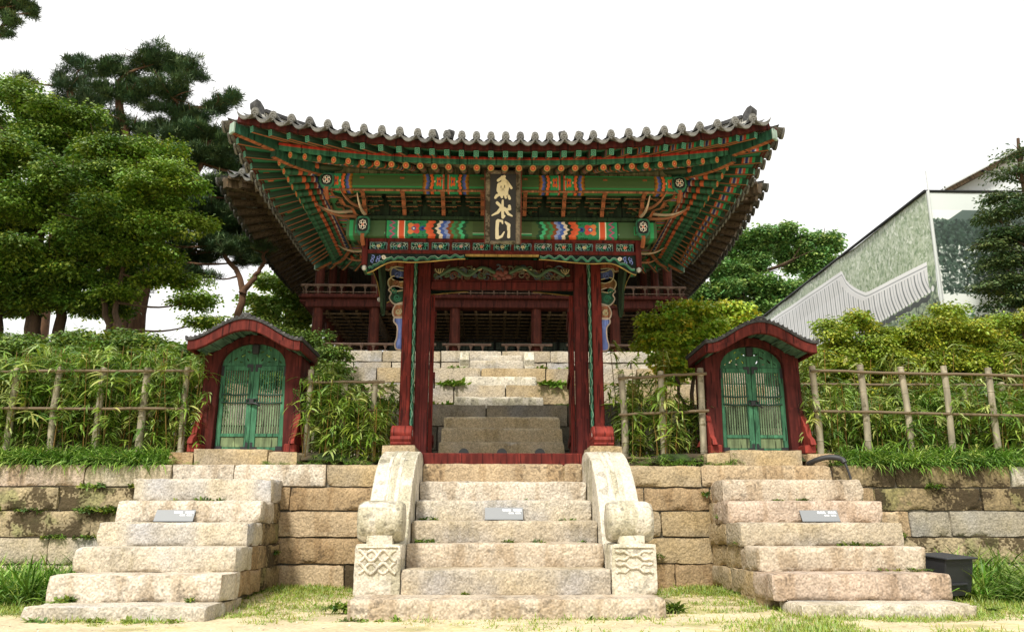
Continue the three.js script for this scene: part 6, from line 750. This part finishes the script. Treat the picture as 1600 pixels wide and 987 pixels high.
// ---------------------------------------------------------------- bamboo hedges
const BAM = [[0.170, 0.292, 0.031], [0.241, 0.377, 0.042], [0.108, 0.207, 0.027], [0.338, 0.462, 0.067], [0.483, 0.559, 0.17]];
function hedge(label, x0, x1, z0, z1, base, topF, n, per, low, cols = BAM, extra = []) {
  const t = thing('bamboo_hedge', label, 'bamboo', [0, 0, 0], 'bamboo hedges at the fences'), sp = [[], [], []], canes = []; let k = 0;
  for (let i = 0; i < n; i++) { const x = gr(x0, x1), z = gr(z0, z1), y0 = base(x, z), h = (topF(x, z) - y0) * gr(0.72, 1.05), lx = gr(-0.12, 0.12), lz = gr(-0.06, 0.14); canes.push({ p: [x, y0 - 0.03, z], e: [lz, gr(0, 6), -lx], s: [1, h, 1], c: vary([0.32, 0.27, 0.08], 0.3) }); const m = Math.round(per * gr(0.7, 1.3)); for (let j = 0; j < m; j++) { const u = lerp(low, 1, pow(G(), 0.75)), a = gr(0, 6.28), r = gr(0.01, 0.16) * (0.6 + 0.6 * u); sp[k++ % 3].push({ p: [x + lx * h * u + cos(a) * r, y0 + h * u, z + lz * h * u + sin(a) * r], e: [gr(-0.35, 0.35), gr(0, 6.28), gr(-0.35, 0.35)], s: gr(0.7, 1.15), c: vary(cols[floor(G() * cols.length)], 0.2, 0.15) }); } }
  for (const [x, y, z] of extra) sp[k++ % 3].push({ p: [x, y, z], e: [gr(-0.4, 0.4), gr(0, 6.28), gr(-0.4, 0.4)], s: gr(0.8, 1.2), c: vary(cols[floor(G() * cols.length)], 0.2, 0.15) });
  const cg = plain(new THREE.CylinderGeometry(0.0045, 0.008, 1, 5)); cg.translate(0, 0.5, 0); copies('canes', cg, B.cane, canes, t, true); sp.forEach((l, i) => copies('leaves', bambooGeo[i], LEAF, l, t, true)); return rebase(t, (x0 + x1) / 2, 1.7, (z0 + z1) / 2);
}
const bY = (x, z) => 1.66 + 0.1 * max(0, -z - 0.5);
hedge('tall bamboo hedge spilling over the long left fence', -8.4, -4.12, -1.9, -0.56, bY, (x, z) => 3.12 + 0.12 * noise3(x * 1.3, 1, z) + (-z - 0.5) * 0.22 + 0.06 * (x + 6), 300, 11, 0.12);
hedge('drooping bamboo clump between left side gate and main gate', -2.72, -1.58, -1.3, -0.36, bY, (x, z) => lerp(2.98, 2.5, (x + 2.72) / 1.15) + 0.1 * noise3(x * 3, 1, z) + (-z - 0.4) * 0.15, 84, 11, 0.05);
hedge('loose bamboo clump between main gate and right side gate', 1.62, 2.82, -1.5, -0.5, bY, (x, z) => 2.72 + 0.2 * noise3(x * 3, 5, z) + (-z - 0.4) * 0.15, 52, 8, 0.1);
hedge('bamboo hedge growing through the long right fence', 4.15, 8.6, -1.9, -0.6, bY, (x, z) => 2.5 + 0.25 * noise3(x * 1.1, 9, z) + (-z - 0.5) * 0.5, 220, 9, 0.12);
hedge('tall thin bamboo shoots standing above the right fence', 4.4, 8.2, -2.2, -1.5, (x, z) => 1.85, (x, z) => 3.35 + 0.4 * noise3(x * 2.3, 3, z), 40, 6, 0.5, [[0.3, 0.38, 0.08], [0.22, 0.32, 0.05], [0.4, 0.42, 0.14]]);
hedge('young bamboo shoots beside the right gate pillar', 1.7, 2.5, -1.4, -0.9, bY, (x, z) => 3.35 + 0.25 * noise3(x * 4, 2, z), 9, 7, 0.55, [[0.3, 0.38, 0.08], [0.22, 0.32, 0.05]]);
plant('shrub', 'bright green bushes on the slope behind the left fence', 'shrub', [-7, 2.5, -4], { lobes: [[-8.6,3.9,-4.2,0.8,0.3],[-7.4,4.0,-4.4,0.9,0.3],[-6.2,3.9,-4.2,0.7,0.3],[-9.8,3.9,-4.3,0.9,0.35],[-5.6,3.7,-3.6,0.5,0.25],[-8,3.5,-3.4,0.9,0.3],[-6.8,3.5,-3.3,0.8,0.3],[-9.2,3.5,-3.4,0.8,0.3]], dens: 300, geos: shrubGeo, size: 1.3, cols: [[0.16, 0.26, 0.03], [0.22, 0.31, 0.035], [0.11, 0.19, 0.025]], trunks: [[[[-7.5, 2.4, -4.2], [-7.4, 3.2, -4.2], [-7.3, 3.9, -4.2]], 0.04, 0.02]], limbR: 0.015 });
plant('shrub', 'leafy green bushes at the left foot of the pavilion', 'shrub', [-4.3, 3.2, -6.4], { lobes: [[-4.9,4.6,-6.6,0.5,0.3],[-4.2,4.7,-7.2,0.5,0.3],[-3.6,4.3,-6.4,0.5,0.25],[-4.6,4.1,-5.8,0.6,0.3],[-5.4,4.4,-6.4,0.6,0.35],[-3.2,3.6,-5.0,0.5,0.25],[-4.0,3.5,-5.0,0.6,0.3],[-5.2,5.0,-7.6,0.6,0.3]], dens: 330, geos: shrubGeo, size: 1.25, cols: [[0.16, 0.25, 0.03], [0.2, 0.29, 0.04], [0.1, 0.17, 0.025]], trunks: [[[[-4.4, 3, -6.2], [-4.4, 3.8, -6.2], [-4.3, 4.4, -6.3]], 0.03, 0.015]], limbR: 0.015 });

// ---------------------------------------------------------------- low growth
const stuff = (name, label, category, geos, list) => { const t = new THREE.Group(); t.name = numbered(name); t.userData = { label, category, kind: 'stuff' }; scene.add(t); geos.forEach((g, i) => copies('blades', g, LEAF, list.filter((_, k) => k % geos.length === i), t, true)); };
const LILY = [[0.162, 0.324, 0.034], [0.23, 0.405, 0.047], [0.108, 0.216, 0.027], [0.432, 0.567, 0.135]];
const strip = (x0, x1, n, s, z0 = -0.45, z1 = -0.06) => Array.from({ length: n }, () => { const x = gr(x0, x1), z = gr(z0, z1); return { p: [x, 1.565 + 0.16 * smooth(0.05, 0.5, -z), z], e: [gr(-0.25, 0.3), gr(0, 6.28), gr(-0.25, 0.25)], s: s * gr(0.7, 1.15), c: vary(LILY[floor(G() * 4)], 0.2, 0.15) }; });
stuff('ground_cover', 'strip of lush strap-leaved ground cover on the wall top at the left', 'ground cover', tuftGeo, strip(-8.6, -4.3, 560, 1.0));
stuff('ground_cover', 'strip of strap-leaved ground cover on the wall top at the right', 'ground cover', tuftGeo, [...strip(4.55, 8.8, 540, 1.0), ...strip(4.1, 4.6, 20, 0.5)]);
stuff('grass', 'short bright grass along the wall top between the gates', 'grass', [tuftGeo[0]], [...strip(-3.1, -1.58, 60, 0.32, -0.4, -0.1), ...strip(1.62, 3.0, 70, 0.36, -0.4, -0.1), ...strip(-4.4, -3.9, 10, 0.3, -0.3, -0.08), ...strip(2.75, 3.05, 14, 0.6, -0.4, -0.15)]);
const clump = (cx, cz, rx, rz, n, s, cols = LILY) => Array.from({ length: n }, () => { const a = gr(0, 6.28), r = sqrt(G()), x = cx + cos(a) * r * rx, z = cz + sin(a) * r * rz; return { p: [x, groundY(x, z) - 0.01, z], e: [gr(-0.2, 0.25), gr(0, 6.28), gr(-0.2, 0.2)], s: s * gr(0.65, 1.15), c: vary(cols[floor(G() * cols.length)], 0.2, 0.15) }; });
stuff('grass', 'tall lush grass clump in the lower left corner beside the staircase', 'grass', [longTuftGeo], [...clump(-5.6, 1.0, 1.3, 0.85, 260, 1.05), ...clump(-4.95, 1.35, 0.5, 0.5, 80, 0.9)]);
stuff('grass', 'tall lush grass clump in the lower right corner behind the floodlight box', 'grass', [longTuftGeo], [...clump(6.05, 1.1, 1.25, 0.85, 260, 1.15, [...LILY, [0.25, 0.33, 0.07]]), ...clump(5.15, 0.7, 0.5, 0.5, 60, 1.1)]);
{
  const l = []; for (let i = 0; i < 90000 && l.length < 24000; i++) { const x = gr(-7, 7), z = gr(0.05, 5); if (G() < GRASSY(x, z)) l.push({ p: [x, groundY(x, z) - 0.004, z], e: [gr(-0.2, 0.2), gr(0, 6.28), gr(-0.2, 0.2)], s: gr(0.6, 1.15), c: vary([[0.27, 0.4, 0.05], [0.36, 0.45, 0.08], [0.42, 0.45, 0.16]][floor(G() * 3)], 0.2, 0.2) }); }
  stuff('lawn', 'thin patchy grass on the sandy ground in front of the wall', 'grass', [lawnGeo], l);
}
{ // weeds in the joints of walls and steps
  const l = [], add = (x, y, z, n, s, w = 0.1) => { for (let i = 0; i < n; i++) l.push({ p: [x + gr(-w, w), y + gr(-0.01, 0.01), z + gr(-0.01, 0.02)], e: [gr(-0.2, 0.7), gr(0, 6.28), gr(-0.3, 0.3)], s: s * gr(0.6, 1.3), c: vary([[0.18, 0.28, 0.03], [0.25, 0.33, 0.04], [0.1, 0.17, 0.03]][floor(G() * 3)], 0.2) }); };
  [[-5.1, 1.29, 0.0, 12, 1, 0.15], [-5.0, 1.0, 0.02, 26, 1.2, 0.25], [-4.7, 0.99, 0.02, 22, 1.3, 0.2], [-5.3, 0.68, 0.02, 16, 1, 0.3], [-4.9, 0.68, 0.01, 12, 1, 0.25], [-6, 1, 0.01, 8, 0.9, 0.3], [-4.5, 1.28, 0.02, 12, 1, 0.12], [5.5, 1.3, 0.02, 14, 1.2, 0.1], [5.0, 0.7, 0.02, 10, 1, 0.1], [1.9, 0.45, 0.02, 10, 0.9, 0.08], [2.55, 1.2, 0.02, 8, 0.8, 0.03], [2.6, 0.9, 0.5, 8, 0.8, 0.05], [2.9, 0.3, 0.02, 10, 1, 0.06], [-0.85, 0.87, 0.97, 14, 0.8, 0.1], [-0.85, 0.64, 1.46, 14, 0.8, 0.1], [0.05, 0.64, 1.46, 7, 0.6, 0.07], [0.35, 0.64, 1.46, 5, 0.5, 0.06], [0.85, 0.64, 1.46, 7, 0.6, 0.07], [0.75, 0.87, 0.97, 8, 0.6, 0.12], [-0.4, 0.18, 2.4, 6, 0.6, 0.05], [0.3, 1.1, 0.5, 5, 0.5, 0.05], [-3.5, 1.1, 0.49, 12, 0.8, 0.15], [-3.9, 1.1, 0.49, 5, 0.6, 0.05], [-4.1, 0.13, 2.42, 14, 1, 0.07], [-2.95, 0.13, 2.42, 5, 0.7, 0.03], [3.3, 1.1, 0.49, 8, 0.7, 0.06], [3.6, 1.1, 0.49, 8, 0.8, 0.07], [3.7, 0.61, 1.46, 14, 0.8, 0.12], [4.0, 0.61, 1.46, 6, 0.6, 0.1], [4.05, 0.37, 1.95, 16, 0.6, 0.3], [2.6, 0.62, 1.2, 8, 1, 0.02], [-2.7, 0.5, 0.3, 8, 0.9, 0.02], [-1.2, 0.0, 2.95, 12, 0.8, 0.25], [1.0, 0.0, 2.95, 14, 0.9, 0.3], [1.55, 0.05, 2.4, 20, 1.3, 0.1], [-1.6, 0.05, 2.3, 16, 1.2, 0.1], [2.75, 0.02, 2.3, 16, 1, 0.15], [4.4, 0.05, 2.6, 12, 0.8, 0.2], [-3.5, 0.0, 2.95, 26, 0.9, 0.7]].forEach((a) => add(...a));
  stuff('weeds', 'small green weeds in the joints of the wall and steps', 'weeds', [weedGeo], l);
  const m = []; [[-0.95, 3.55, -5.75, 22, 2.6, 0.25], [1.1, 3.55, -5.75, 26, 2.6, 0.25], [-1.1, 2.9, -4.2, 12, 2.2, 0.25], [1.2, 2.9, -4.2, 14, 2, 0.2], [-0.9, 4.1, -7.0, 14, 2, 0.12], [0.9, 4.1, -7.0, 12, 2, 0.1], [1.4, 4.1, -7.0, 8, 2, 0.1], [-1.6, 3.5, -5.7, 10, 2.4, 0.2], [-1.9, 2.9, -4.1, 20, 2.6, 0.4], [2, 2.9, -4.1, 16, 2.4, 0.4], [1.9, 3.5, -5.8, 16, 2.6, 0.4], [-2.4, 3.5, -5.8, 20, 2.6, 0.4]].forEach(([x, y, z, n, s, w]) => { for (let i = 0; i < n; i++) m.push({ p: [x + gr(-w, w), y, z + gr(-0.2, 0.1)], e: [gr(-0.2, 0.4), gr(0, 6.28), gr(-0.3, 0.3)], s: s * gr(0.6, 1.3), c: vary([[0.2, 0.33, 0.03], [0.26, 0.38, 0.04]][floor(G() * 2)], 0.2) }); });
  stuff('weeds', 'bright weeds growing on the terrace walls behind the gate', 'weeds', [weedGeo], m);
}

{ // pebbles and dry leaves on the sand
  const l = [], d = []; for (let i = 0; i < 1500; i++) { const x = gr(-7, 7), z = gr(0.1, 5.2); if (z < 2.95 && (abs(x) < 1.5 || (abs(x) > 2.5 && abs(x) < 4.4))) continue; l.push({ p: [x, groundY(x, z) + 0.002, z], e: [gr(0, 6), gr(0, 6), gr(0, 6)], s: [gr(0.004, 0.016), gr(0.003, 0.009), gr(0.004, 0.014)], c: vary([0.5, 0.43, 0.32], 0.4, 0.1) }); if (i % 4 === 0) d.push({ p: [x, groundY(x, z) + 0.006, z], e: [gr(-0.3, 0.3), gr(0, 6), gr(-0.3, 0.3)], s: gr(0.5, 1.1), c: vary([0.36, 0.25, 0.12], 0.4, 0.1) }); }
  const t = new THREE.Group(); t.name = numbered('pebbles'); t.userData = { label: 'scattered small pebbles and dry leaves on the sandy ground', category: 'pebbles', kind: 'stuff' }; scene.add(t); copies('pebbles', plain(new THREE.IcosahedronGeometry(1, 0)), mat([1, 1, 1], { roughness: 0.95 }), l, t, true); copies('dry_leaves', blades([{ p: V3(-0.025, 0, 0), d: V3(1, 0.1, 0).normalize(), l: 0.055, w: 0.018, droop: 0.5, n: 2 }]), NEEDLE, d, t, true);
}
renderer.render(scene, camera);
